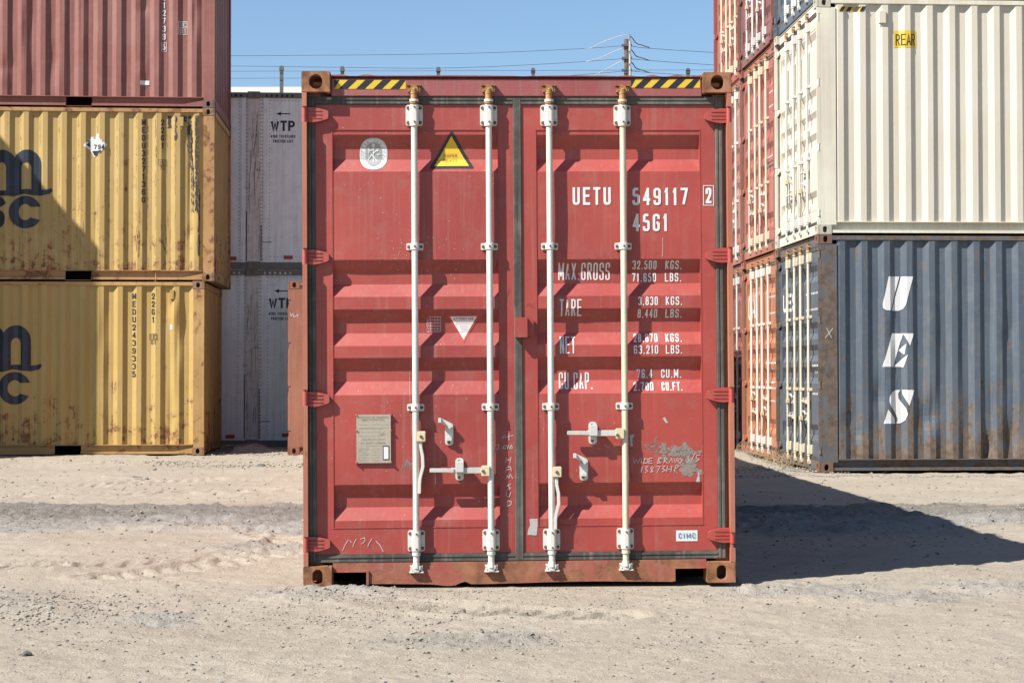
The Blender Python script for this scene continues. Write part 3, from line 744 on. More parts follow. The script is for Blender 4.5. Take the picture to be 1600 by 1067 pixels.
# loose stones: countless, one mesh
def stones(name, pos, size, mats, seed, flatness=.62):
    r = np.random.default_rng(seed); n = len(pos)
    base = np.array([(1, 0, 0), (-1, 0, 0), (0, 1, 0), (0, -1, 0), (0, 0, 1), (0, 0, -1), (.6, .6, .45), (-.6, -.6, .45)], float)
    tri = np.array([(6, 4, 0), (6, 2, 4), (6, 0, 2), (2, 1, 4), (7, 4, 1), (7, 1, 3), (7, 3, 4), (4, 3, 0), (0, 5, 2), (2, 5, 1), (1, 5, 3), (3, 5, 0)])
    V = base[None] * r.uniform(.65, 1.25, (n, 8, 1)); a = r.uniform(0, 6.28, n); ca, sa = np.cos(a), np.sin(a)
    V[..., 2] *= r.uniform(flatness * .6, flatness * 1.3, (n, 1)); V[..., 0] *= r.uniform(.8, 1.5, (n, 1))
    x = V[..., 0] * ca[:, None] - V[..., 1] * sa[:, None]; y = V[..., 0] * sa[:, None] + V[..., 1] * ca[:, None]
    V[..., 0], V[..., 1] = x, y; V = V * size[:, None, None] + pos[:, None, :]
    T = (tri[None] + (np.arange(n) * 8)[:, None, None]).reshape(-1, 3)
    me = bpy.data.meshes.new(name); me.vertices.add(n * 8); me.vertices.foreach_set('co', V.ravel())
    me.loops.add(T.size); me.loops.foreach_set('vertex_index', T.ravel()); me.polygons.add(len(T)); me.polygons.foreach_set('loop_start', np.arange(0, T.size, 3))
    for m_ in mats: me.materials.append(m_)
    mi = np.repeat(r.integers(0, len(mats), n), 12); me.update(calc_edges=True); me.polygons.foreach_set('material_index', mi.astype(np.int32))
    o = bpy.data.objects.new(name, me); COL.objects.link(o); tag(o, kind='stuff'); return o
G = [plain('pale stone', (.46, .42, .35), .9), plain('grey stone', (.33, .315, .29), .9), plain('sand stone', (.42, .355, .27), .9), plain('dark stone', (.20, .185, .165), .9), plain('sandy clod', (.40, .345, .27), .95)]
N = 120000
d = 1 / rng.uniform(1 / 30, 1 / 5.2, N); xx = rng.uniform(-1, 1, N) * (.345 * d + .6)
keep = rng.random(N) < np.clip(.16 + .9 * band_mask(xx, d) + 1.1 * patch_mask(xx, d) + 1.6 * np.clip(vnoise(xx, d * 1.5, 1.1, 20) - .62, 0, 1), 0, 1)
keep &= ~((np.abs(xx) < 1.6) & (d > 9.05) & (d < 21.6)) & ~((d > 19.9) & (xx > 3.5)) & ~((d > 24.2) & (xx < -4.3))
xx, d = xx[keep], d[keep]; sz = (.0014 + .0055 * rng.random(len(d)) ** 7 * 1.6) * (.45 + d / 11)
stones('gravel', np.stack([xx, d, ground_h(xx, d) + sz * .15], -1), sz, G, 21)
# heaps of rubble along the stacks
pp = []; ss = []
for (px, py, sx, sy, n, s0) in ((385, 704, 1.0, .35, 900, .018), (440, 709, .6, .3, 420, .016), (270, 722, .5, .25, 200, .016), (335, 727, .5, .2, 220, .013), (408, 728, .35, .2, 110, .016), (1165, 706, .3, .9, 600, .015), (1220, 735, .5, .3, 500, .015), (1300, 744, 1.3, .12, 420, .013), (1520, 744, 1.2, .12, 420, .013), (30, 950, .35, .35, 420, .010), (90, 955, .45, .35, 400, .008), (610, 965, .35, .25, 200, .008), (700, 922, .55, .02, 260, .007), (980, 920, .4, .02, 200, .007), (495, 924, .12, .02, 80, .007), (1130, 920, .1, .02, 60, .007), (545, 938, .4, .12, 200, .006), (900, 945, .5, .2, 160, .006)):
    c = on_ground(px, py); q = rng.normal(0, 1, (n, 2)) * (sx, sy); 
    pp.append(np.stack([c.x + q[:, 0], c.y + q[:, 1]], -1)); ss.append(s0 * rng.uniform(.35, 1.3, n))
pp = np.concatenate(pp); ss = np.concatenate(ss)
ok = ~((np.abs(pp[:, 0]) < 1.6) & (pp[:, 1] > 9.05) & (pp[:, 1] < 21.6)); pp, ss = pp[ok], ss[ok]
stones('rubble', np.stack([pp[:, 0], pp[:, 1], ground_h(pp[:, 0], pp[:, 1]) + ss * .2], -1), ss, [G[0], G[1], G[4]], 22)
def rock(px, py, s, label, seed, mat):
    c = on_ground(px, py); rr = random.Random(seed)
    bm = bmesh.new(); bmesh.ops.create_icosphere(bm, subdivisions=3, radius=1)
    ph = [rr.uniform(0, 6) for _ in range(9)]
    for v in bm.verts:
        n = v.co.copy(); k = 1 + .22 * math.sin(n.x * 3 + ph[0]) * math.sin(n.y * 3.3 + ph[1]) + .12 * math.sin(n.z * 6 + ph[2] + n.x * 5) + .06 * math.sin(n.y * 13 + ph[3])
        for a in range(3):
            dvec = Vector((math.cos(ph[a + 4]), math.sin(ph[a + 4]), .6)).normalized(); q = n.dot(dvec)
            if q > .62: k *= .62 / q
        v.co = Vector((n.x * 1.35, n.y, n.z * .68)) * k * s
    me = bpy.data.meshes.new('rock'); bm.to_mesh(me); bm.free()
    o = link('rock', me, mat); o.location = (c.x, c.y, float(ground_h(np.array([c.x]), np.array([c.y]))[0]) + s * .3); tag(o, label, 'rock')
rock(39, 1027, .021, 'dark fist-sized stone lying on the sand at the lower left', 1, plain('dark rock', (.12, .12, .12), .85))
rock(407, 728, .045, 'dark lump of rock on the small rubble heap beside the yellow stack', 2, G[3])
rock(230, 747, .022, 'small dark stone beside a stick in front of the yellow container', 3, G[3])
for k, (a, b_) in enumerate((((208, 747), (222, 748)),)):
    p, q = on_ground(*a), on_ground(*b_); o = MB().tube((p.x, p.y, .02), (q.x, q.y, .018), .010, .006, 6).build('stick', G[3]); tag(o, 'short dark stick lying on the sand before the yellow container', 'stick')

# ------------------------------------------------------------------ the foreground container
main = empty('shipping_container', (-1.1688, 9.1523, 0), .04487, -.00516)
tag(main, 'brick red container alone in the foreground with closed doors and white locking bars', 'container', 'shipping containers in the yard')
scm = dict(frame=M['red'], panel=M['red'], cast=M['casting_rust'], door=M['red'], rods='rod')
frame_parts(main, scm, HC, L40, False, True, main=True)
for sgn, xf in ((1, Wd - .010), (-1, .010)): side_mesh(.235, L40 - .165, .160, HC - .062, .22, xf, sgn).build('side_panel', M['red'], main)
end_panel(main, M['red'], HC, L40)
dd = door_end(main, scm, main=True)
# box guarding the padlock over the gap of the doors
b = MB(); b.box(Fx(803), Fx(823), .004, .055, Fzz(818, 529), Fzz(818, 497)); b.prism(rounded([(Fx(822.5), Fzz(818, 528)), (Fx(833), Fzz(818, 528)), (Fx(833), Fzz(818, 500)), (Fx(822.5), Fzz(818, 500))], .008, True), .030, .056, 'y')
b.build('lock_box', M['red'], dd['r'], bev=.003)
# hazard stripes
HB = .044
for (x0, x1, mir) in ((522, 633, False), (985, 1094, False)):
    u0, u1 = Fx(x0, 129), Fx(x1, 129); z0, z1 = Fzz(x0, 135.8), Fzz(x0, 121.8)
    base = MB().box(u0, u1, HB - .0015, HB - .0002, z0, z1).build('hazard_sticker', M['yellow'], main)
    if x0 > 900: z0, z1 = Fzz(x0, 136.2), Fzz(x0, 122)
    P = []; stp = (u1 - u0) / 4.15; hh = z1 - z0
    for k in range(-1, 5):
        a = u0 + k * stp + (.25 * stp if x0 < 900 else .02)
        q = [(a, z0), (a + stp * .52, z0), (a + stp * .52 + hh * 1.05, z1), (a + hh * 1.05, z1)]
        q = [(min(max(x, u0), u1), z) for x, z in q]
        if q[1][0] - q[0][0] > .001 or q[2][0] - q[3][0] > .001: P.append(q)
    print_on('black_stripe', [], P, M['black'], base, lambda u, v: HB - .0012, lift=.0008, step=0)
def dsurf(u, v):
    p0, p1 = DOORS['l' if u < 1.22 else 'r'][2:]
    return DFACE + (door_depth(v) if p0 - .001 < u < p1 + .001 else 0) + door_wave(u, v)
DBR = [((0, 1, 0), q) for q in DB]
def dtext(txt, px0, px1, py0, py1, t=.014, mat=None, par='r', **k):
    u0, u1 = Fx(px0, (py0 + py1) / 2), Fx(px1, (py0 + py1) / 2); z0, z1 = Fzz((px0 + px1) / 2, py1), Fzz((px0 + px1) / 2, py0)
    return print_on('lettering', text_strokes(txt, u0, u1, z0, z1, t, **k), [], mat or M['white'], dd[par], dsurf, DBR)
T = .0145
dtext('UETU', 894, 954, 292, 320, T, gap=.42); dtext('549117', 988, 1076, 293.5, 321, T, gap=.42)
bx = [Fx(1100.5, 306), Fx(1116.3, 306), Fzz(1108, 321.5), Fzz(1108, 290.5)]
print_on('lettering', text_strokes('2', bx[0] + .012, bx[1] - .011, bx[2] + .011, bx[3] - .011, T) + [([(bx[0], bx[2]), (bx[1], bx[2]), (bx[1], bx[3]), (bx[0], bx[3])], True, .004)], [], M['white'], dd['r'], dsurf, DBR)
dtext('45G1', 988.5, 1044, 334.5, 362, T, gap=.42)
dtext('MAX.GROSS', 872, 953.5, 411, 438, .0078, gap=.36); dtext('TARE', 873.5, 908, 468.5, 495, .0078, gap=.36); dtext('NET', 874, 898.5, 527, 554, .0078, gap=.36); dtext('CU.CAP.', 873, 926, 583.5, 610, .0078, gap=.36)
for (n_, u_, x0, x1, y) in (('32.500', 'KGS.', 989, 1027, 408), ('71.650', 'LBS.', 989, 1027, 427.5), ('3.830', 'KGS.', 997.5, 1028.5, 465), ('8.440', 'LBS.', 997, 1028, 484.5), ('28.670', 'KGS.', 990.5, 1028.5, 523), ('63.210', 'LBS.', 990.5, 1029, 541.5), ('76.4', 'CU.M.', 996.5, 1021, 579.5), ('2.700', 'CU.FT.', 990.5, 1022, 599.5)):
    dtext(n_, x0, x1, y, y + 13.5, .0064, gap=.4); dtext(u_, 1041 if 'CU' not in u_ else 1035, 1067 if 'CU' not in u_ else (1067 if 'M' in u_ else 1068), y, y + 13.5, .0064, gap=.4)
def P2(pts, t=0): return [(Fx(a, b), Fzz(a, b)) for a, b in pts]
def stick_on(name, polys, mat, par='l', strokes=(), lift=.002): return print_on(name, list(strokes), polys, mat, dd[par] if isinstance(par, str) else par, dsurf, DBR, lift=lift)
# super heavy triangle
tri = lambda c, w_, h: P2([(c[0] - w_, c[1] + h), (c[0] + w_, c[1] + h), (c[0], c[1] - h)])
o = stick_on('warning_sticker', [rounded(P2([(669, 261.5), (740, 261.5), (704.5, 200.5)]), .014, True)], M['black'])
stick_on('yellow_field', [P2([(677, 257.2), (731.5, 257.2), (704, 210)])], M['yellow'], o, lift=.0035)
print_on('lettering', text_strokes('SUPER', Fx(694), Fx(714), Fzz(704, 242.5), Fzz(704, 237.5), .0022, gap=.6) + text_strokes('HEAVY', Fx(693), Fx(714), Fzz(704, 250), Fzz(704, 245), .0016, gap=.6), [], M['pen'], o, dsurf, DBR, lift=.0055)
# oval emblem sticker
def oval(cx, cy, a, b_, n=36, p=2.4): return P2([(cx + a * math.copysign(abs(math.cos(t)) ** (2 / p), math.cos(t)), cy + b_ * math.copysign(abs(math.sin(t)) ** (2 / p), math.sin(t))) for t in [2 * math.pi * k / n for k in range(n)]])
o = stick_on('oval_sticker', [oval(582.5, 237.5, 21.8, 25)], M['sticker'])
stick_on('grey_field', [oval(582.2, 237.8, 12.6, 17.5)], M['greysticker'], o, lift=.0035)
st = [(oval(582.5, 237.5, 20.4, 23.6), True, .0016), (oval(582.2, 237.8, 13.2, 18.2), True, .0016)]
print_on('oval_line', st, [], M['greysticker'], o, dsurf, DBR, lift=.0040)
arc = 'BUREAU VERITAS'; sk = []
for i, ch in enumerate(arc):
    a = R(205) - R(230) * i / (len(arc) - 1); cx_, cy_ = 582.3 + 16.8 * math.cos(a), 236.5 - 19.6 * math.sin(a)
    for pts, cl, t in glyph_strokes(ch, -.0095 / 2, -.0075, .0095, .015, .0020):
        r_ = a - R(90); sk.append(([(Fx(cx_) + x * math.cos(r_) - z * math.sin(r_), Fzz(cx_, cy_) + x * math.sin(r_) + z * math.cos(r_)) for x, z in pts], cl, t))
sk += text_strokes('1828', Fx(574), Fx(591), Fzz(582, 258.8), Fzz(582, 256.0), .0013)
print_on('lettering', sk, [], M['greysticker'], o, dsurf, DBR, lift=.0052)
sk = [(P2(p), False, .005) for p in ([(582, 225), (582, 250)], [(573, 228), (577, 232), (582, 229)], [(582, 236), (590, 228)], [(574, 246), (579, 238), (582, 241)], [(582, 241), (588, 249)], [(575, 236), (575, 227)], [(588, 238), (592, 238)], [(587, 233), (590, 231)])]
print_on('figure_emblem', sk, [oval(582, 223.5, 2.3, 2.6, 12, 2)], M['sticker'], o, dsurf, DBR, lift=.0055)
# attention triangle and the faint table
o = stick_on('attention_sticker', [P2([(695.5, 491.8), (749.5, 491.8), (723, 537)])], M['attred'])
stick_on('white_field', [P2([(701.5, 494.5), (744, 494.5), (723, 531)])], M['sticker'], o, lift=.0035)
sk = text_strokes('ATTENTION', Fx(707.5), Fx(738.5), Fzz(723, 500), Fzz(723, 496.2), .0026, gap=.4)
for (a, b_, y) in ((711, 736, 503.0), (710, 736, 506.0), (718, 729, 510.5), (720, 728, 514.5), (718, 728, 518.5)):
    x = a
    while x < b_: sk.append((P2([(x, y), (x + 1.6, y)]), False, .0024)); x += 2.6
print_on('lettering', sk, [], M['attred'], o, dsurf, DBR, lift=.0052)
sk = [(P2([(668, y), (687, y)]), False, .0016) for y in (495, 500, 504.5, 509, 513.5, 518)] + [(P2([(x, 494), (x, 518)]), False, .0014) for x in (671, 678, 682.5, 687)]
sk += [([ (a, b_) for a, b_ in p], c, .0022) for p, c, t in text_strokes('LOADING', 0, 1, 0, 1, .1, gap=.5) for p in [[(Fx(665 + (1 - q[1]) * 0 + 3 * (1 - q[1])), Fzz(666, 519 - q[0] * 22)) for q in p]]]
print_on('lettering', sk, [], M['white'], dd['l'], dsurf, DBR)
# data plate
b = MB(); b.box(Fx(553.5), Fx(609.5), DFACE - .010, DFACE, Fzz(582, 726), Fzz(582, 646)); o = b.build('data_plate_frame', M['red'], dd['l'], bev=.002)
MB().box(Fx(555.5), Fx(608.5), DFACE - .0125, DFACE - .0102, Fzz(582, 724), Fzz(582, 648.5)).build('data_plate', M['plate'], o) if False else None
pl = MB().box(Fx(555.3), Fx(608.6), DFACE - .0130, DFACE - .0104, Fzz(582, 724), Fzz(582, 648.3)).build('data_plate', M['plate'], dd['l'])
bz = MB()
for x in (555.5, 608.5):
    for y in (649, 673.5, 723): bz.tube((Fx(x), DFACE - .010, Fzz(x, y)), (Fx(x), DFACE - .019, Fzz(x, y)), .007, .005, 8)
tag(bz.build('rivet', M['red_post'], pl), kind='stuff')
sk = text_strokes('APPROVED FOR TRANSPORT', Fx(559.5), Fx(605.5), Fzz(582, 654.2), Fzz(582, 651.2), .0016) + text_strokes('UNDER CUSTOMS SEAL', Fx(562.5), Fx(599.5), Fzz(582, 658), Fzz(582, 655), .0016) + text_strokes('CSC SAFETY APPROVAL', Fx(562), Fx(601), Fzz(582, 694.5), Fzz(582, 691.3), .0015) + text_strokes('CIMC', Fx(591), Fx(599), Fzz(595, 680.5), Fzz(595, 677.5), .002)
rr = random.Random(4)
for y in (664, 669, 670.5, 676, 682, 686.5, 688, 697.5): 
    x = 558 + rr.uniform(0, 6)
    while x < 604 - rr.uniform(0, 8): l = rr.uniform(1.2, 5); sk.append((P2([(x, y), (x + l, y)]), False, .0016)); x += l + rr.uniform(.6, 1.6)
for k in range(9): y = 701.5 + k * 2.5; sk.append((P2([(558, y), (577 - (k % 3) * 2, y)]), False, .0015)); sk.append((P2([(580, y), (594 - (k % 4), y)]), False, .0010))
print_on('lettering', sk, [], M['plate_text'], pl, lambda u, v: DFACE - .0130, lift=.0004, step=.00005)
print_on('sticker_border', [], [rect(Fx(596.2), Fx(606.2), Fzz(600, 719.5), Fzz(600, 697.2))], M['black'], pl, lambda u, v: DFACE - .0130, lift=.0010)
print_on('sticker', [], [rect(Fx(597.5), Fx(604.8), Fzz(600, 717.8), Fzz(600, 698.8))], M['sticker'], pl, lambda u, v: DFACE - .0130, lift=.0020)
# maker's sticker
o = stick_on('maker_sticker', [rect(Fx(1057.5, 840), Fx(1091.5, 840), Fzz(1074, 849.3), Fzz(1074, 832.3))], M['sticker'], 'r')
print_on('lettering', text_strokes('CIMC', Fx(1061, 840), Fx(1088, 840), Fzz(1074, 844.5), Fzz(1074, 836.5), .0046, gap=.4), [], M['blueprint'], o, dsurf, DBR, lift=.0045)
# chalk and scratches
o = None
def scr(pls, par='l', t=.0045, mat='chalk', name='chalk_mark'): return tag(print_on(name, [(P2(p), False, t) for p in pls], [], M[mat], dd[par], dsurf, DBR, lift=.0018), kind='stuff')
scr([[(543, 844), (538, 852), (534, 861)], [(546, 845), (547.5, 849)], [(555, 843), (551, 851), (550, 855)], [(562, 843), (568, 841), (569, 846), (563, 851)], [(580, 842), (575, 850), (573, 855)], [(586, 846), (593, 854), (597.5, 863)]])
scr([[(788, 681), (783, 686), (801, 682)], [(794, 679), (794, 690)], [(774, 698), (778, 696), (778, 700), (773, 704), (780, 703.5)], [(787, 697), (784, 702), (788, 703), (790, 698), (787, 697)], [(793, 697), (792, 703)], [(798, 696), (795, 702), (799, 703), (799, 699), (796, 700)],
     [(790, 717), (789, 725)], [(797, 716), (796, 725)], [(789, 721), (797, 720)], [(789, 741), (790, 732), (796, 731), (798, 738)], [(790, 736), (797, 735)], [(789, 751), (791, 744), (794, 749), (796, 743), (800, 750)], [(797, 758), (792, 760), (796, 765), (791, 769)], [(790, 771), (790, 777), (794, 779), (797, 771)], [(792, 784), (791, 793), (797, 791), (798, 786), (792, 784)]], t=.0042)
W_ = [[(990, 718), (991, 727), (995, 721), (997, 727), (1001, 718)], [(1003, 719), (1002, 727)], [(1008, 719), (1006, 727), (1012, 726), (1013, 721), (1007, 719)], [(1020, 719), (1015, 719), (1014, 727), (1020, 727)], [(1014, 723), (1019, 723)],
      [(1030, 718), (1028, 727), (1033, 726), (1029, 722), (1034, 719), (1029, 718)], [(1038, 727), (1039, 719), (1044, 720), (1039, 723), (1044, 727)], [(1046, 727), (1050, 719), (1052, 726)], [(1054, 719), (1056, 726), (1060, 718)], [(1063, 719), (1060, 724), (1064, 727), (1067, 722), (1063, 719)],
      [(1074, 717), (1078, 716), (1076, 720), (1079, 723), (1074, 726)], [(1087, 712), (1081, 725)], [(1096, 714), (1090, 715), (1089, 719), (1094, 721), (1089, 725)],
      [(1004, 732), (1002, 742)], [(1008, 732), (1013, 732), (1009, 736), (1013, 739), (1008, 742)], [(1020, 732), (1017, 735), (1021, 740), (1017, 741), (1022, 733)], [(1025, 732), (1032, 732), (1027, 742)], [(1035, 731), (1040, 731), (1036, 735), (1040, 738), (1035, 741)], [(1044, 731), (1042, 741)], [(1051, 731), (1049, 741)], [(1043, 737), (1051, 736)], [(1055, 740), (1057, 730), (1063, 731), (1057, 735)]]
scr(W_, 'r', .0040)
# grey scraped patch
rr = random.Random(11); polys = []; sk = []
def blob(cx, cy, rx, ry, n, ph):
    return P2([(cx + rx * (1 + .28 * math.sin(3 * a + ph) + rr.uniform(-.16, .16)) * math.cos(a), cy + ry * (1 + .25 * math.sin(4 * a + ph) + rr.uniform(-.16, .16)) * math.sin(a)) for a in [2 * math.pi * k / n for k in range(n)]])
polys = []
for (cx, cy, sx, sy, n, r0) in ((1068, 708, 13, 5, 70, 3.2), (1078, 732, 8, 8, 60, 3.6), (1037, 707, 3, 9, 22, 2.6), (1055, 722, 12, 8, 24, 1.6)):
    for _ in range(n): q = rr.uniform(.35, 1.15) * r0; polys.append(blob(rr.gauss(cx, sx * .8), rr.gauss(cy, sy * .8), q * 1.4, q, 9, rr.uniform(0, 6)))
for k in range(46):
    a = rr.uniform(0, 6.28); cx, cy = rr.choice(((1065, 711), (1078, 731), (1036, 706), (1020, 700), (1055, 736))); l = rr.uniform(8, 22)
    x, y = cx + rr.uniform(-9, 9), cy + rr.uniform(-7, 7); sk.append((P2([(x, y), (x + l * .5 * math.cos(a), y + l * .4 * math.sin(a)), (x + l * math.cos(a + .3), y + l * .6 * math.sin(a + .3))]), False, rr.uniform(.0012, .004)))
stick_on('scraped_patch', polys, M['scrape'], 'r', sk, lift=.0008)
stick_on('scraped_patch', [], M['scrape'], 'l', [(P2([(624 + rr.uniform(0, 12), 735 + rr.uniform(-4, 4)), (634, 722 + rr.uniform(-3, 3)), (642 + rr.uniform(-2, 4), 728 + rr.uniform(-3, 8))]), False, .002) for _ in range(8)], lift=.0008)
for q in ([(1089, 757), (1094, 738), (1095.5, 757.5)], [(984, 682), (991, 681.5), (991, 684), (988, 688), (989, 700), (985, 701)], [(1036, 656), (1040, 655), (1045, 664), (1041, 664)]): stick_on('torn_label', [P2(q)], M['torn'], 'r')
stick_on('torn_label', [P2([(826, 813), (840, 813), (837.5, 839), (823, 838), (824, 830), (827, 824)])], M['torn'], 'r')
scr([[(1036, 372), (1036.5, 386), (1036, 402)]], 'r', .003); scr([[(640, 560), (638, 600), (642, 680)], [(651, 348), (651, 366)]], 'l', .0016)
scr([[(795, 448), (790, 466), (796, 476)], [(786, 476), (794, 456), (799, 450)], [(792, 452), (797, 460)]], 'l', .0014, 'pen'); scr([[(820, 480), (826, 474), (829, 478), (834, 473)], [(822, 476), (836, 482)]], 'r', .0014, 'pen')
# chips of paint where the bars were knocked
sk = []; polys = []
for _ in range(150):
    cx, cy = (rr.gauss(640, 26), rr.gauss(388, 16)) if rr.random() < .55 else (rr.uniform(525, 775), rr.uniform(160, 800))
    if 521 < cx < 775 and 165 < cy < 815:
        r_ = rr.uniform(.35, 1.0); polys.append(P2([(cx + r_ * math.cos(a) * rr.uniform(.6, 1.3), cy + r_ * math.sin(a) * rr.uniform(.6, 1.3)) for a in (0, 1.3, 2.5, 3.7, 5)]))
stick_on('paint_chip', polys, M['torn'], 'l', lift=.0008).__setitem__('kind', 'stuff')

rr = random.Random(23)
M['drip'] = plain('thin rust run', (.40, .15, .07), .8, 0, .3, 30, (.50, .085, .065), .7); M['grease'] = plain('grease smear', (.16, .05, .04), .6, 0, .3, 20, (.45, .08, .06), .7)
for par, xs in (('l', (647.5, 764)), ('r', (858.7, 974.4))):
    sk = []
    for x in xs:
        for y0 in (188, 390, 642, 858):
            for dx in (-9, 9):
                for _ in range(2):
                    if rr.random() < .75: q = x + dx + rr.uniform(-1.5, 1.5); sk.append((P2([(q, y0 + 1), (q + rr.uniform(-.4, .4), y0 + rr.uniform(5, 24) * (1 if y0 < 800 else .25))]), False, rr.uniform(.0012, .0032)))
    for _ in range(16): x = rr.uniform(525, 770) if par == 'l' else rr.uniform(842, 1092); y = rr.choice((404, 482, 558, 756)) - rr.uniform(0, 10); sk.append((P2([(x, y), (x + rr.uniform(-12, 12), y + rr.uniform(-2, 6))]), False, rr.uniform(.0008, .002)))
    stick_on('rust_run', [], M['drip'], par, sk, lift=.0009)['kind'] = 'stuff'
    sk = [(P2([(x + rr.uniform(4, 14), y), (x + rr.uniform(4, 18), y + rr.uniform(6, 22))]), False, rr.uniform(.001, .003)) for x in xs for y in (165, 700, 740, 842) for _ in range(3)]
    stick_on('grease_mark', [], M['grease'], par, sk, lift=.0007)['kind'] = 'stuff'
# ------------------------------------------------------------------ right hand stacks
RX, RYY, RYAW = 3.7275, 19.861, .05229
dpv = Vector((-math.sin(RYAW), math.cos(RYAW))); axv = Vector((math.cos(RYAW), math.sin(RYAW)))
def rnear(col, shift=0.): return Vector((RX, RYY)) + dpv * (col * 2.51) + axv * shift
cream = scheme('cream', (.88, .80, .64), (.93, .86, .71), rust=.0, seed=20, prust=.02, rough=.4, rods='galv', chips=.05, streak=.04, dust=.03, castcol=(.6, .56, .46))
slate = scheme('slate blue', (.10, .135, .18), (.13, .165, .205), rust=.24, low=.30, seed=30, post=(.12, .125, .145), prust=.95, rods='rod_aged', rustcol=((.12, .085, .06), (.23, .165, .12)), dust=.12, streak=.25)
slate['cast'] = paint('brown casting', (.24, .13, .09), None, .5, seed=33)
navy = scheme('dark blue', (.10, .14, .19), None, rust=.05, seed=40, prust=.1)
orange = scheme('orange', (.55, .185, .08), (.6, .25, .12), rust=.12, seed=50, post=(.46, .16, .08), prust=.3)
redb = scheme('faded red', (.50, .12, .085), (.55, .2, .16), rust=.15, seed=60, post=(.40, .14, .09), prust=.35, rods='rod_aged', streak=.2)
maroon = scheme('maroon', (.30, .085, .08), (.36, .13, .12), rust=.12, seed=70, post=(.27, .1, .08), prust=.3, rods='galv')
redc = scheme('peeling red', (.42, .10, .075), (.55, .35, .3), rust=.25, seed=80, post=(.36, .12, .08), prust=.4, streak=.3, dust=.4)
redd = scheme('orange red', (.52, .15, .09), (.58, .22, .15), rust=.2, seed=90, post=(.40, .08, .06), prust=.25, rods='rod_aged')
slate_d = make_dents(5, 34, .3, 3.4, .25, 1.0, .03) + make_dents(6, 14, .3, 3.4, 1.0, 2.4, .018)
c_slate = container('slate blue container with tall white slanted letters, standing on the ground under the cream one', rnear(0), RYAW, 0, HC, L40, slate, True, slate_d, 46, 1, coff=.265)
c_cream = container('cream white container with a yellow sign, stacked on the slate blue one', rnear(0, -.004), RYAW, HC, HC, L40, cream, True, coff=.262)
c_navy = container('dark blue container on top of the cream one, only its lower door edge in view', rnear(0, -.006), RYAW, 2 * HC, HC, L40, navy, True)
c_or = container('orange container on the ground behind the slate blue one, doors facing left', rnear(1, .02), RYAW, 0, HC, L40, orange, True)
c_rb = container('faded red container with cream locking bars, resting on the orange one', rnear(1, .0), RYAW, HC, HC, L40, redb, True)
c_ma = container('maroon container with grey locking bars, third tier behind the dark blue one', rnear(1, -.03), RYAW, 2 * HC, HC, L40, maroon, True)
c_r1 = container('dark red weathered container on the ground, farthest stack on the right', rnear(2, .06), RYAW, 0, HC, L40, maroon, True)
c_r2 = container('peeling red container, middle of the farthest right hand stack', rnear(2, .05), RYAW, HC, HC, L40, redc, True)
c_r3 = container('orange red container on top of the farthest right hand stack against the sky', rnear(2, .05), RYAW, 2 * HC, HC, L40, redd, True)
def side_print(root, name, strokes, polys, mat, coff, dents=None, par=None, lift=.003, y0=.24, y1=5.9):
    sf = lambda u, v: .010 + corr_depth(u, coff) + (dent_at(dents, u, v) if dents else 0)
    br = [((1, 0, 0), q) for q in corr_breaks(y0, y1, coff)[1:-1]]
    if dents: br += [((0, 1, 0), .16 + (HC - .222) * k / 46) for k in range(1, 46)]
    return print_on(name, strokes, polys, mat, par or root, sf, br, axis='side', lift=lift)
def SP(root, pts): return [on_side(root, a, b_) for a, b_ in pts]
# the slanted letters of the slate container
U1 = [(1388.5, 432), (1406.5, 432), (1392, 485), (1384, 484.5), (1380, 481), (1379.5, 475)]; U2 = [(1409, 432), (1427, 432), (1415.5, 476), (1412, 482), (1406, 485.5), (1394, 485.5)]
E1 = [(1394, 520.5), (1411.5, 520.5), (1409, 525), (1408.5, 540), (1395.5, 574), (1379, 574)]; E1 = [(1394.5, 520.8), (1412, 520.8), (1396.5, 573), (1379, 573)]; E2 = [(1411.5, 520.8), (1428, 520.8), (1422, 540)]; E3 = [(1416.3, 536.5), (1413.5, 554), (1405, 547.5)]; E4 = [(1418.5, 553.5), (1412.5, 573.5), (1397, 573)]
S1 = [(1390, 620), (1394, 613), (1400, 609.3), (1408, 609), (1404.5, 615), (1405, 622), (1416, 638), (1418.5, 647), (1415, 656), (1408, 661.5), (1402, 661.5), (1404, 655), (1401, 647), (1392, 634), (1389.5, 627)]
S2 = [(1410, 609), (1429, 609), (1421, 634), (1411, 616)]; S3 = [(1381, 661.8), (1387.5, 639.5), (1398, 653), (1400, 661.8)]
side_print(c_slate, 'lettering', [], [SP(c_slate, p) for p in (U1, U2, E1, E2, E3, E4, S1, S2, S3)], M['white'], .265, slate_d, lift=.0035)
# yellow sign reading REAR
o = side_print(c_cream, 'rear_sign', [], [SP(c_cream, [(1397.7, 48), (1432.8, 48.5), (1433, 74.5), (1398, 73.8)])], M['yellow'], .262, lift=.003)
yl, zl = on_side(c_cream, 1400.5, 70.8); yr, zh = on_side(c_cream, 1430.5, 53.5)
sk = text_strokes('REAR', yl, yr, zl, zh, .012, gap=.22); u = (yr - yl) / (4 + .66)
for k in range(4):
    a = yl + k * u * 1.22
    for q in ((0, .2), (.75, 1.05)): sk.append(([(a + q[0] * u, zl + .003), (a + (q[1] + .08) * u, zl + .003)], False, .006))
side_print(c_cream, 'lettering', sk, [], M['black'], .262, par=o, lift=.006)
hz0 = SP(c_cream, [(1310, 18), (1352, 18), (1352, 10.5), (1310, 10.5)])
o = side_print(c_cream, 'hazard_sticker', [], [SP(c_cream, [(1310.5, 17.9), (1349, 18.2), (1353, 10.7), (1313, 10.4)])], M['yellow'], .262, y0=.2)
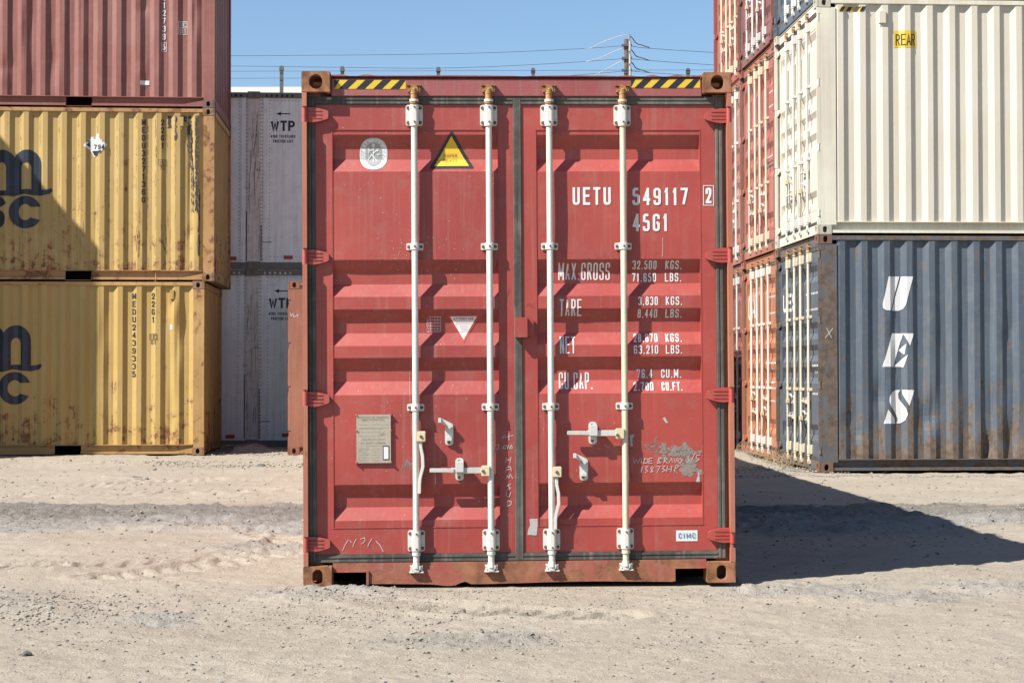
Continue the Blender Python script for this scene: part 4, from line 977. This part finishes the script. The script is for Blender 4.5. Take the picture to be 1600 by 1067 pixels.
side_print(c_cream, 'black_stripe', [], [SP(c_cream, [(x, 17.9), (x + 5.5, 17.9), (x + 10.5, 10.7), (x + 4.5, 10.7)]) for x in (1311, 1322.5, 1334, 1343)], M['black'], .262, par=o, lift=.006)
def vent(root, px0, px1, py0, py1, mat, coff):
    y0, z1 = on_side(root, px0, py0); y1, z0 = on_side(root, px1, py1)
    b = MB(); b.box(Wd - .012 - .036, Wd + .012, y0, y1, z0 + .03, z1); b.box(Wd - .046, Wd - .012, y0 + .01, y1 - .01, z0 - .01, z0 + .03); b.build('vent', mat, root, bev=.004)
vent(c_cream, 1373.5, 1384, 18, 41, cream['panel'], .262)
# chalk cross on the slate post
yA, zA = on_side(c_slate, 1295, 520); o = MB()
sk = [([SP(c_slate, [(1289, 528)])[0], SP(c_slate, [(1301, 513)])[0]], False, .006), ([SP(c_slate, [(1291, 512)])[0], SP(c_slate, [(1299, 528)])[0]], False, .005)]
print_on('chalk_mark', sk, [], M['white'], c_slate, lambda u, v: .004, axis='side', lift=.003)
# lettering on the doors of the stacks
def dl(root, txt, u0, u1, z0, z1, t): 
    d_ = [c for c in root.children if c.name.startswith('door') and c.get('label', '').startswith('left' if u1 < 1.22 else 'right')][0]
    print_on('lettering', text_strokes(txt, u0, u1, z0, z1, t), [], M['white'], d_, dsurf, DBR)
def rows_(root, u0, u1, zs):
    d_ = [c for c in root.children if c.get('label', '').startswith('right')][0]; sk = []; rr = random.Random(5)
    for z in zs:
        u = u0
        while u < u1: l = rr.uniform(.04, .07); sk.append(([(u, z), (u + l * .7, z)], False, .024)); u += l + .015
    tag(print_on('lettering', sk, [], M['white'], d_, dsurf, DBR), kind='stuff')
dl(c_slate, 'UES', .22, 1.0, 2.02, 2.26, .045); rows_(c_slate, 1.55, 2.2, (2.20, 2.0)); rows_(c_slate, 1.9, 2.2, (1.3, 1.22, .95))
dl(c_or, 'CAI', .25, .95, 2.0, 2.36, .05); rows_(c_or, 1.6, 2.2, (2.28, 2.05)); rows_(c_or, 1.5, 2.1, (1.35, 1.27, 1.08, 1.0, .82))
rows_(c_rb, 1.9, 2.2, (2.25, 2.05)); rows_(c_rb, 1.6, 2.1, (1.35, 1.25))

# ------------------------------------------------------------------ left hand stack
LX, LY, LYAW = -4.445, 24.3507, .0705
def lnear(dx, L): a = Vector((math.cos(LYAW), math.sin(LYAW))); return Vector((LX, LY)) + a * (dx - L)
YR = ((.19, .07, .025), (.42, .2, .07))
yel1 = scheme('ochre yellow', (.64, .415, .105), (.68, .46, .14), rust=.26, low=.18, seed=100, post=(.60, .36, .12), prust=.62, rustcol=YR, smudge=None, streak=.12, castcol=(.36, .22, .14))
yel2 = scheme('worn yellow', (.62, .415, .12), (.66, .46, .155), rust=.36, low=.14, seed=117, post=(.56, .31, .11), prust=.75, rustcol=YR, streak=.16, castcol=(.3, .19, .12))
rose = scheme('dusty red', (.33, .108, .085), (.37, .15, .12), rust=.04, low=.02, seed=121, post=(.34, .11, .08), prust=.25, castcol=(.2, .13, .1), streak=.1)
rust = scheme('rust orange', (.44, .15, .085), (.5, .2, .12), rust=.3, seed=131, post=(.44, .155, .085), prust=.35)
co1, co2, co3 = .055, .195, .155
dn = lambda s, n, a, z0=.3, z1=2.4: make_dents(s, n, 2.6, 5.85, z0, z1, a)
d3 = dn(31, 26, .026, .25, 1.7); d2 = dn(32, 10, .016) + [(5.72, 1.5, .05, .9, .03)]; d1 = dn(33, 8, .015) + [(5.62, 2.1, .07, .22, -.035), (5.65, 1.55, .06, .25, .02), (5.6, .6, .05, .4, .02)]
c_y1 = container('ochre yellow container standing on the ground, bottom of the left stack', lnear(-.143, L20), LYAW, 0, STD, L20, yel1, False, d1, 44, 1, coff=co1, pockets=True)
c_y2 = container('worn yellow container with a torn white diamond label, middle of the left stack', lnear(0, L20), LYAW, STD, STD, L20, yel2, False, d2, 44, 1, coff=co2, pockets=True)
c_ro = container('dusty red dented container on top of the left stack', lnear(.0, L20), LYAW, 2 * STD, HC, L20, rose, False, d3, 60, 1, coff=co3, pockets=True)
c_ru = container('rust orange container half hidden behind the foreground one, upright post in view', Vector((-3.345, 24.35)), LYAW, 0, STD, L20, rust, False, coff=.2)
def sideset(root, coff, dents, items):
    for it in items:
        kind = it[0]
        if kind == 'col':
            _, txt, px, wpx, py0, py1, mat = it; yc, zt = on_side(root, px, py0); _, zb = on_side(root, px, py1); wv = wpx / 104.
            sk = column_strokes(txt, yc, wv, zt, zb, .015); pl_ = []
        elif kind == 'ic':
            _, l1, l2, x0, x1, y0, y1, boxed, mat = it; P_ = SP(root, [(x0, y1), (x1, y1), (x1, y0), (x0, y0)]); (ua, za), (ub, _), (_, zb_), _ = P_; zm = (za + zb_) / 2; um = (ua + ub) / 2
            sk = [([(ua, zm), (ub, zm), (ub, zb_), (ua, zb_)], True, .007), ([(um, zm), (um, zb_)], False, .006)] + glyph_strokes(l1[0], ua + .012, zm + .014, um - ua - .02, zb_ - zm - .028, .006) + glyph_strokes(l1[1], um + .010, zm + .014, ub - um - .022, zb_ - zm - .028, .006)
            sk += text_strokes(l2, ua + .016, ub - .016, za + .010, zm - .014, .0065)
            if boxed: sk.append(([(ua, za - .006), (ub, za - .006), (ub, zm), (ua, zm)], True, .006))
            pl_ = []
        side_print(root, 'lettering', sk, pl_, mat, coff, None, lift=.006, y0=2.6)
def flat_dents(ds, boxes):
    return ds
sideset(c_ro, co3, None, [('col', '212739', 256, 5.0, -9, 62, M['white']), ('ic', 'IC', '81', 279, 292, 34, 53, True, M['white'])])
sideset(c_ro, co3, None, [('col', '5', 256, 4.2, 68.5, 78, M['white'])])
(ua, za), (ub, zb_) = SP(c_ro, [(252.5, 80), (259.7, 66.5)]); side_print(c_ro, 'lettering', [([(ua, za), (ub, za), (ub, zb_), (ua, zb_)], True, .006)], [], M['white'], co3, lift=.006, y0=2.6)
o = side_print(c_ro, 'label_sticker', [], [SP(c_ro, [(219, 133), (233, 133), (233, 126), (219, 126)])], M['sticker'], co3, lift=.008, y0=2.6)
sideset(c_y2, co2, None, [('col', 'MEDU3271360', 224.5, 5.6, 187, 317, M['black']), ('col', '22G1', 254, 5, 187, 232.5, M['black']), ('ic', 'IC', '70', 248, 259.5, 250, 267, False, M['black'])])
sideset(c_y1, co1, None, [('col', 'MEDU2439335', 209.3, 5.6, 458, 589, M['black']), ('col', '22G1', 239, 5, 458, 504, M['black']), ('ic', 'IC', '81', 233.5, 245, 522, 539, False, M['black'])])
vent(c_y2, 281, 287, 183, 201, yel2['panel'], co2); vent(c_y1, 266, 272, 453, 471, yel1['panel'], co1)
for (x, y) in ((270.5, 483), (267, 511)): side_print(c_y1, 'label_sticker', [], [SP(c_y1, [(x - 1.8, y + 4), (x + 1.8, y + 4), (x + 1.8, y - 4), (x - 1.8, y - 4)])], M['sticker'], co1, lift=.012, y0=2.6)
rr = random.Random(19)
def ragged(x0, x1, y0, y1, n, amp):     # a ragged vertical streak in picture measures
    L_ = [(x0 + rr.uniform(-amp, amp), y0 + (y1 - y0) * k / n) for k in range(n + 1)]; R_ = [(x1 + rr.uniform(-amp, amp), y0 + (y1 - y0) * k / n) for k in range(n, -1, -1)]
    return [SP(c_y2, [(a, b_)])[0] for a, b_ in L_ + R_]
M['grime'] = plain('black grime', (.06, .05, .042), .8, 0, .3, 14, (.5, .32, .12), .55); M['rustmark'] = plain('rust mark', (.44, .26, .11), .85, 0, .3, 12, (.64, .43, .16), .75)
G_ = [ragged(293, 298, 181, 240, 22, 1.5), ragged(296, 299, 240, 262, 10, 1.0), ragged(299, 301, 255, 330, 26, 1.0), ragged(305, 311, 181, 330, 40, .9), ragged(273, 276, 181, 220, 14, 1.2), ragged(281, 292, 181, 190, 4, 1), ragged(262, 267, 181, 200, 5, 1), ragged(309, 312, 300, 400, 10, .6)]
side_print(c_y2, 'grime_streak', [], G_, M['grime'], co2, lift=.0022, y0=2.6)
G_ = []
for k in range(9):
    x = 25.5 + 30.2 * k
    y = 178; ye = 178 + rr.uniform(60, 250)
    while y < ye: l = rr.uniform(12, 60); w_ = rr.uniform(.4, 2.2); G_.append(ragged(x + 6 - w_ / 2, x + 6 + w_ / 2, y, y + l, 8, .7)); y += l + rr.uniform(0, 26)
for _ in range(46):
    x = rr.uniform(5, 300); y = rr.gauss(368, 22); G_.append(ragged(x, x + rr.uniform(.5, 1.6), y, y + rr.uniform(6, 30), 5, .8))
side_print(c_y2, 'rust_streak', [], G_, M['rustmark'], co2, lift=.0020, y0=2.6)['kind'] = 'stuff'
# torn diamond placard
rr = random.Random(8)
def jag(pts, amp, n=7):
    out = []
    for (a, b_) in zip(pts, pts[1:] + pts[:1]):
        for k in range(n): t = k / n; out.append((a[0] + (b_[0] - a[0]) * t + rr.uniform(-amp, amp), a[1] + (b_[1] - a[1]) * t + rr.uniform(-amp, amp)))
    return out
o = side_print(c_y2, 'diamond_label', [], [SP(c_y2, jag([(131, 226), (149, 246.5), (168, 226), (158, 219), (152, 208), (149, 218), (145, 213), (140, 218)], 1.3))], M['sticker'], co2, lift=.005, y0=2.6)
side_print(c_y2, 'black_field', text_strokes('794', *[q for q in (on_side(c_y2, 146.5, 227)[0], on_side(c_y2, 163, 227)[0], on_side(c_y2, 150, 233.5)[1], on_side(c_y2, 150, 226)[1])], .014), [SP(c_y2, jag([(143, 237), (149, 244.5), (159, 235), (150, 235.5)], .6, 3)), SP(c_y2, jag([(135, 226.5), (140.5, 221.5), (140.5, 230.5)], .5, 3)), SP(c_y2, [(136.5, 221), (139, 218.5), (140, 222)])], M['black'], co2, par=o, lift=.009, y0=2.6)
# big dark letters m / sc running out of the picture
def logo(root, coff, xr, ytop, ybase, cy0, cy1, cxr, s):
    # "m": three stems under two arches with a swash foot; then "sc"
    def arch(xo):   # outer/inner arch strip, xo = left x of the arch's right stem (picture px)
        cx = xo + 2 * s; ro, ri = 24.5 * s, 8 * s; pts = []
        top = ytop; out_ = [(cx - ro, top + 28 * s)] + [(cx + ro * math.cos(R(a)), top + 26 * s - 26 * s * math.sin(R(a))) for a in range(180, -1, -12)] + [(cx + ro * .92, ybase - 9 * s)]
        inn = [(cx + ri, ybase - 9 * s)] + [(cx + ri * math.cos(R(a)), top + 26 * s - 10 * s * math.sin(R(a))) for a in range(0, 181, 20)] + [(cx - ri, top + 28 * s)]
        return out_ + inn
    P_ = []
    for k in (0, 1):
        cx = xr - (40 + 40 * k) * s
        right = [(cx + 8 * s, ybase - 8 * s), (cx + 8 * s, ytop + 29 * s)] + [(cx + 8 * s * math.cos(R(a)), ytop + 29 * s - 9 * s * math.sin(R(a))) for a in range(0, 181, 20)]
        left = [(cx - 22 * s + 2 * s * 0, ytop + 24 * s)] + [(cx + 1 * s + 23 * s * math.cos(R(a)), ytop + 24 * s - 24 * s * math.sin(R(a))) for a in range(168, -1, -12)] + [(cx + 24 * s, ybase - 8 * s)]
        P_.append(right + left + []) ; P_.append([(cx - 8 * s, ytop + 29 * s), (cx - 8 * s, ybase - 7 * s), (cx - 24 * s, ybase - 7 * s), (cx - 24 * s, ytop + 20 * s)])
    sw = [(xr - 100 * s, ybase - 8 * s)] + [(xr - 90 * s, ybase - 9.0 * s), (xr - 60 * s, ybase - 7.5 * s), (xr - 40 * s, ybase - 11 * s), (xr - 17 * s, ybase - 9 * s), (xr - 6 * s, ybase - 10 * s), (xr, ybase - 12 * s), (xr + 2 * s, ybase - 8 * s), (xr - 3 * s, ybase - 3 * s), (xr - 16 * s, ybase - 0 * s), (xr - 30 * s, ybase - 1 * s), (xr - 45 * s, ybase - 3 * s), (xr - 60 * s, ybase + 1 * s), (xr - 90 * s, ybase - 1 * s)]
    P_.append(sw)
    cm = (cy0 + cy1) / 2; hr = (cy1 - cy0) / 2; cc = cxr - hr * .96
    c_ = [(cc + hr * math.cos(R(a)), cm - hr * math.sin(R(a))) for a in range(20, 341, 12)] + [(cc + hr * .42 * math.cos(R(a)), cm - hr * .5 * math.sin(R(a))) for a in range(320, 39, -14)]
    P_.append(c_)
    # s, left of the c
    sc_ = cc - 2.05 * hr
    sp = rounded([(sc_ + hr * .72, cm - hr * .42), (sc_ + hr * .5, cm - hr * .78), (sc_ - hr * .55, cm - hr * .74), (sc_ - hr * .5, cm - hr * .08), (sc_ + hr * .62, cm + hr * .1), (sc_ + hr * .58, cm + hr * .76), (sc_ - hr * .55, cm + hr * .76), (sc_ - hr * .76, cm + hr * .4)], hr * .5, False)
    sk = [([on_side(root, a, b_) for a, b_ in sp], False, hr * .42 / 104)]
    side_print(root, 'logo_lettering', sk, [SP(root, p) for p in P_], M['navy'], coff, None, lift=.0045, y0=1.2)
logo(c_y2, co2, 80, 234, 306, 306, 357, 63.5, .98)
logo(c_y1, co1, 63.5, 508, 580, 581, 632, 47, .98)
# chalk on the orange post
sk = [([SP(c_ru, [(a, b_)])[0] for a, b_ in p], False, .007) for p in ([(454, 489), (455, 494), (458, 490), (459, 495), (462, 494)], [(462, 494), (466, 491), (465, 496)])]
print_on('chalk_mark', sk, [], M['white'], c_ru, lambda u, v: .004, axis='side', lift=.003)
# out of the picture on the left: the stack whose corner shades the yellow containers
yc, zc = on_side(c_y2, 152, 385)
a_ = Vector((math.cos(LYAW), math.sin(LYAW))); d_ = Vector((-math.sin(LYAW), math.cos(LYAW)))
Xc = Vector(lnear(0, L20)) + a_ * yc; 
rel = SUN_AZ - LYAW; p_ = (3 * HC - zc - STD - 0.0) / (math.tan(SUN_EL) / math.sin(rel)); dxs = p_ / math.tan(rel)
nearc = Xc - a_ * (dxs + L20) - d_ * p_
for k, sch in enumerate((rust, yel1, redb)):
    container(['rust orange container beyond the left edge, lowest of its stack', 'yellow container beyond the left edge, middle of its stack', 'red container beyond the left edge, top of its stack'][k], nearc, LYAW, k * HC, HC, L20, sch, False)

# ------------------------------------------------------------------ white riveted containers behind
wpan = paint('white trailer panel', (1.36, 1.38, 1.37), (1.5, 1.51, 1.49), rust=.06, low=0, rough=.4, seed=140, streak=.16, dust=.14)
wpost = paint('scraped white post', (1.18, 1.12, 1.04), (1.3, 1.22, 1.15), rust=.42, rough=.55, seed=141, streak=.3, dust=.3)
wrail = paint('grimy rail', (.25, .24, .22), (.3, .28, .26), rust=.4, rough=.7, seed=142, dust=.4)
M['scuff'] = plain('dark scuff', (.14, .10, .09), .8, 0, .4, 30, (.55, .5, .47), .6)
WY = 27.15; WYAW = .052
def white_box(px, z, label, first):
    c = at_depth(px, 400, WY); root = empty('riveted_container', (c.x, WY, z), WYAW); tag(root, label, 'container', 'white riveted containers behind')
    H = 2.955; XL, XR = -3.2, 12.9       # local x from the castings; y into the box
    MB().box(XL, XR, .03, Wd, .10, H - .03).build('body', wpan, root)
    MB().box(XL, -.105, 0.0, .10, H - .105, H - .015).box(.105, XR, 0.0, .10, H - .105, H - .015).build('top_rail', wrail, root)
    MB().box(XL, -.105, 0.0, .10, .0, .105).box(.105, XR, 0.0, .10, .0, .105).build('bottom_rail', wrail, root)
    for zz in (0, H - .118):
        m_ = MB(); m_.ring(-.1, .1, 0, .118, .028, .04, -.012, .012, 'y'); m_.box(-.1, .1, .012, .12, 0, .118); m_.build('corner_casting', wrail, root, (0, 0, zz))
    MB().box(-.105, .105, .006, .10, .118, H - .118).build('post', wpost, root)
    for (a, e) in ((-.205, -.13), (.16, .235), (1.02 * 0 + .86, .93), (1.9, 1.97), (-1.3, -1.22), (-2.3, -2.22)) + tuple((2.9 + k * 1.1, 2.97 + k * 1.1) for k in range(9)):
        MB().box(a, e, .012, .03, .105, H - .105).build('batten', wpan, root)
    rv = MB()
    for x in (-.24, -.118, .118, .145, .26, .84, .95):
        z_ = .15
        while z_ < H - .12: rv.box(x - .006, x + .006, .004 if abs(x) < .13 else .020, .031, z_ - .006, z_ + .006); z_ += .062
    for zz in (.20, H - .145):
        x = .28
        while x < .84: rv.box(x - .006, x + .006, .022, .031, zz - .006, zz + .006); x += .06
    tag(rv.build('rivet', wrail, root), kind='stuff')
    cr = MB(); x = -1.4          # open lattice in the rails
    while x < .72:
        if abs(x) > .13:
            for zz in (H - .085, ) : cr.prism([(x - .022, zz), (x + .022, zz), (x, zz + .045)], -.004, .0, 'y')
        x += .085
    tag(cr.build('rail_slot', M['dark'] if first else wpost, root), kind='stuff')
    rq = random.Random(51 if first else 77); sk = []
    for _ in range(26):
        x = rq.uniform(-.095, .095); z_ = rq.uniform(.2, 2.2); l = rq.uniform(.05, .5); sk.append(([(x, z_), (min(.098, x + rq.uniform(-.01, .05)), z_ + l)], False, rq.uniform(.002, .008)))
    for x in (-.118, .125): sk.append(([(x, .13), (x, rq.uniform(.7, 1.3))], False, .016))
    sk += [([(.14, .42 + k), (.30, .42 + k)], False, .012) for k in ((0, .0) if not first else (.02,))] + [([(-.16, 1.35), (-.06, 1.35)], False, .008), ([(.86, .5), (.95, .5)], False, .01)]
    print_on('scrape_mark', sk, [], M['scuff'], root, lambda u, v: .003, lift=.001)['kind'] = 'stuff'
    for (x, zz) in ((.50, .16), (-.43, .14)):
        MB().box(x, x + .15, .018, .030, zz, zz + .06).build('reflector', M['attred'], root)
    return root
w1 = white_box(393.5, 0.0, 'white riveted trailer container on the ground between the yellow stack and the foreground container', False)
w2 = white_box(396, 2.960, 'upper white riveted trailer container with black lettering, stacked on its twin', True)
for root, dx in ((w1, 0), (w2, 0)):
    for sk in (text_strokes('WTP', .28, .68, 2.30, 2.475, .036, gap=.18), text_strokes('WIDE TWISTLOCK', .28, .69, 2.185, 2.235, .0115, gap=.45), text_strokes('POSITION LIFT', .32, .65, 2.105, 2.155, .0115, gap=.45)):
        print_on('lettering', sk, [], M['black'], root, lambda u, v: .030, lift=.003)
    print_on('arrow_print', [([(.44, 2.59), (.60, 2.59)], False, .018)], [[(.37, 2.59), (.45, 2.625), (.45, 2.555)]], M['black'], root, lambda u, v: .030, lift=.003)

# ------------------------------------------------------------------ shed, fence, pole and wires behind
sh = empty('white_shed', (-12, 42, 0)); tag(sh, 'long white shed behind the riveted containers, only its sunlit top edge showing', 'shed')
zt_ = at_depth(420, 134.5, 46.2).z
MB().box(0, 26, 0, 9, 0, zt_ - 1.5).build('wall', plain('white shed wall', (.74, .73, .68), .7), sh)
MB().prism([(-.3, zt_ - 1.25), (4.2, zt_ - .03), (9.3, zt_ - 1.4), (9.3, zt_ - 1.5), (4.2, zt_ - .13), (-.3, zt_ - 1.35)], -.2, 26.2, 'x').build('roof', plain('pale shed roof', (.64, .62, .57), .6), sh)
fn = empty('wire_fence', (0, 34, 0)); tag(fn, 'tall fence of steel posts with thin wires rising behind the containers', 'fence')
steel = plain('grey steel', (.16, .165, .17), .6, .3); 
for (x, y) in ((345, 102), (440, 103.5), (535, 104.5), (685, 105.5), (833, 107), (979, 108), (1075, 107.5), (1190, 108)):
    p = at_depth(x, y, 34); MB().box(p.x - .035, p.x + .035, -.03, .03, 0, p.z).box(p.x - .045, p.x + .045, -.042, .042, p.z - .10, p.z - .04).build('fence_post', steel, fn)
for (yl_, yr_) in ((113, 110), (124, 121)):
    a = at_depth(200, yl_, 34); c = at_depth(1300, yr_, 34); pts = [(a.x + (c.x - a.x) * k / 12, -.05, a.z + (c.z - a.z) * k / 12) for k in range(13)]
    MB().path(pts, .0055, 4).build('wire', steel, fn)
PD = 80.; wood = plain('weathered pole wood', (.17, .135, .11), .9, 0, .25, 3)
po = empty('utility_pole', (at_depth(979, 60, PD).x, PD, 0)); tag(po, 'wooden utility pole carrying wires, rising behind the foreground container', 'utility pole'); ox = po.location.x
tp = at_depth(979, 62, PD).z
MB().tube((0, 0, 0), (0, 0, tp), .17, .13, 10).build('post', wood, po)
MB().tube((.13, -.15, 6), (.13, -.15, tp + .22), .045, .045, 8).build('conduit', plain('grey conduit', (.32, .33, .33), .6), po)
ins = plain('pale insulator', (.55, .55, .53), .4)
for py in (72, 92, 111):
    z_ = at_depth(979, py, PD).z; MB().box(-.25, .25, -.2, .0, z_ - .05, z_ + .05).build('bracket', steel, po)
    MB().tube((.16, -.2, z_ - .3), (.16, -.2, z_ + .18), .07, .06, 8).build('insulator', ins, po)
def wire(pts, r, label, mat, grp=None):
    P_ = [at_depth(x, y, PD if len(q) == 0 else q[0]) for x, y, *q in pts]
    Q = []
    for i in range(len(P_) - 1):
        p0 = P_[max(i - 1, 0)]; p1 = P_[i]; p2 = P_[i + 1]; p3 = P_[min(i + 2, len(P_) - 1)]
        for k in range(6):
            t = k / 6; Q.append(.5 * ((2 * p1) + (-p0 + p2) * t + (2 * p0 - 5 * p1 + 4 * p2 - p3) * t * t + (-p0 + 3 * p1 - 3 * p2 + p3) * t ** 3))
    Q.append(P_[-1]); o = MB().path(Q, r, 5).build('power_line', mat); tag(o, label, 'wire', 'wires strung from the utility pole')
wm = plain('dark wire', (.10, .105, .11), .6); wl = plain('bright wire', (.72, .70, .66), .5)
wire([(150, 88), (364, 87.5), (600, 86), (760, 83), (900, 77), (975, 72)], .013, 'topmost power line running left from the pole to the red stack', wm)
wire([(150, 102), (364, 103.6), (500, 105.2), (685, 107), (860, 100), (975, 92)], .013, 'second power line running left from the pole, sagging over the red container', wm)
wire([(700, 128), (800, 125), (935, 115), (975, 111.5)], .013, 'lowest power line left of the pole, dipping behind the red container roof', wm)
wire([(983, 72), (1015, 76), (1115, 82.5), (1300, 92)], .014, 'topmost power line running right from the pole', wm)
wire([(983, 92), (1015, 95), (1115, 102), (1300, 113)], .014, 'second power line running right from the pole', wm)
wire([(983, 111), (1015, 114), (1060, 117), (1300, 134)], .014, 'lowest power line right of the pole', wm)
wire([(979, 55), (968, 57), (940, 67), (925, 75), (913, 77)], .022, 'pale jumper lead from the pole top down to the topmost line', wl)
wire([(976, 75), (960, 81), (935, 92), (915, 97)], .022, 'pale jumper lead slanting left to the second line', wl)
wire([(976, 93), (960, 102), (945, 110), (930, 118)], .022, 'pale jumper lead slanting left to the lowest line', wl)
for (y, nm) in ((55, 'topmost'), (75, 'second'), (94, 'lowest')):
    wire([(982, y), (988, y + 5), (994, y + 13), (1003, y + 16), (1015, y + 20)], .026, 'dark looping lead on the right of the pole joining the ' + nm + ' line', wm)
# dry weeds at the foot of the right hand stack
wd = MB(); rr = random.Random(2)
for (px, py, n) in ((1158, 712, 16), (1168, 716, 14), (1188, 722, 10), (1206, 725, 34), (1216, 730, 30), (1226, 733, 18)):
    c = on_ground(px, py)
    for _ in range(n):
        a = rr.uniform(0, 6.28); l = rr.uniform(.06, .22); x, y = c.x + rr.gauss(0, .08), c.y + rr.gauss(0, .15)
        m_ = (x + math.cos(a) * l * .3, y + math.sin(a) * l * .3, .03 + l * .6); wd.path([(x, y, 0), m_, (x + math.cos(a) * l * .9, y + math.sin(a) * l * .9, .03 + l * rr.uniform(.6, 1.1))], .0028, 3)
tag(wd.build('dry_weeds', plain('dry weed stalk', (.36, .28, .17), .9)), kind='stuff')
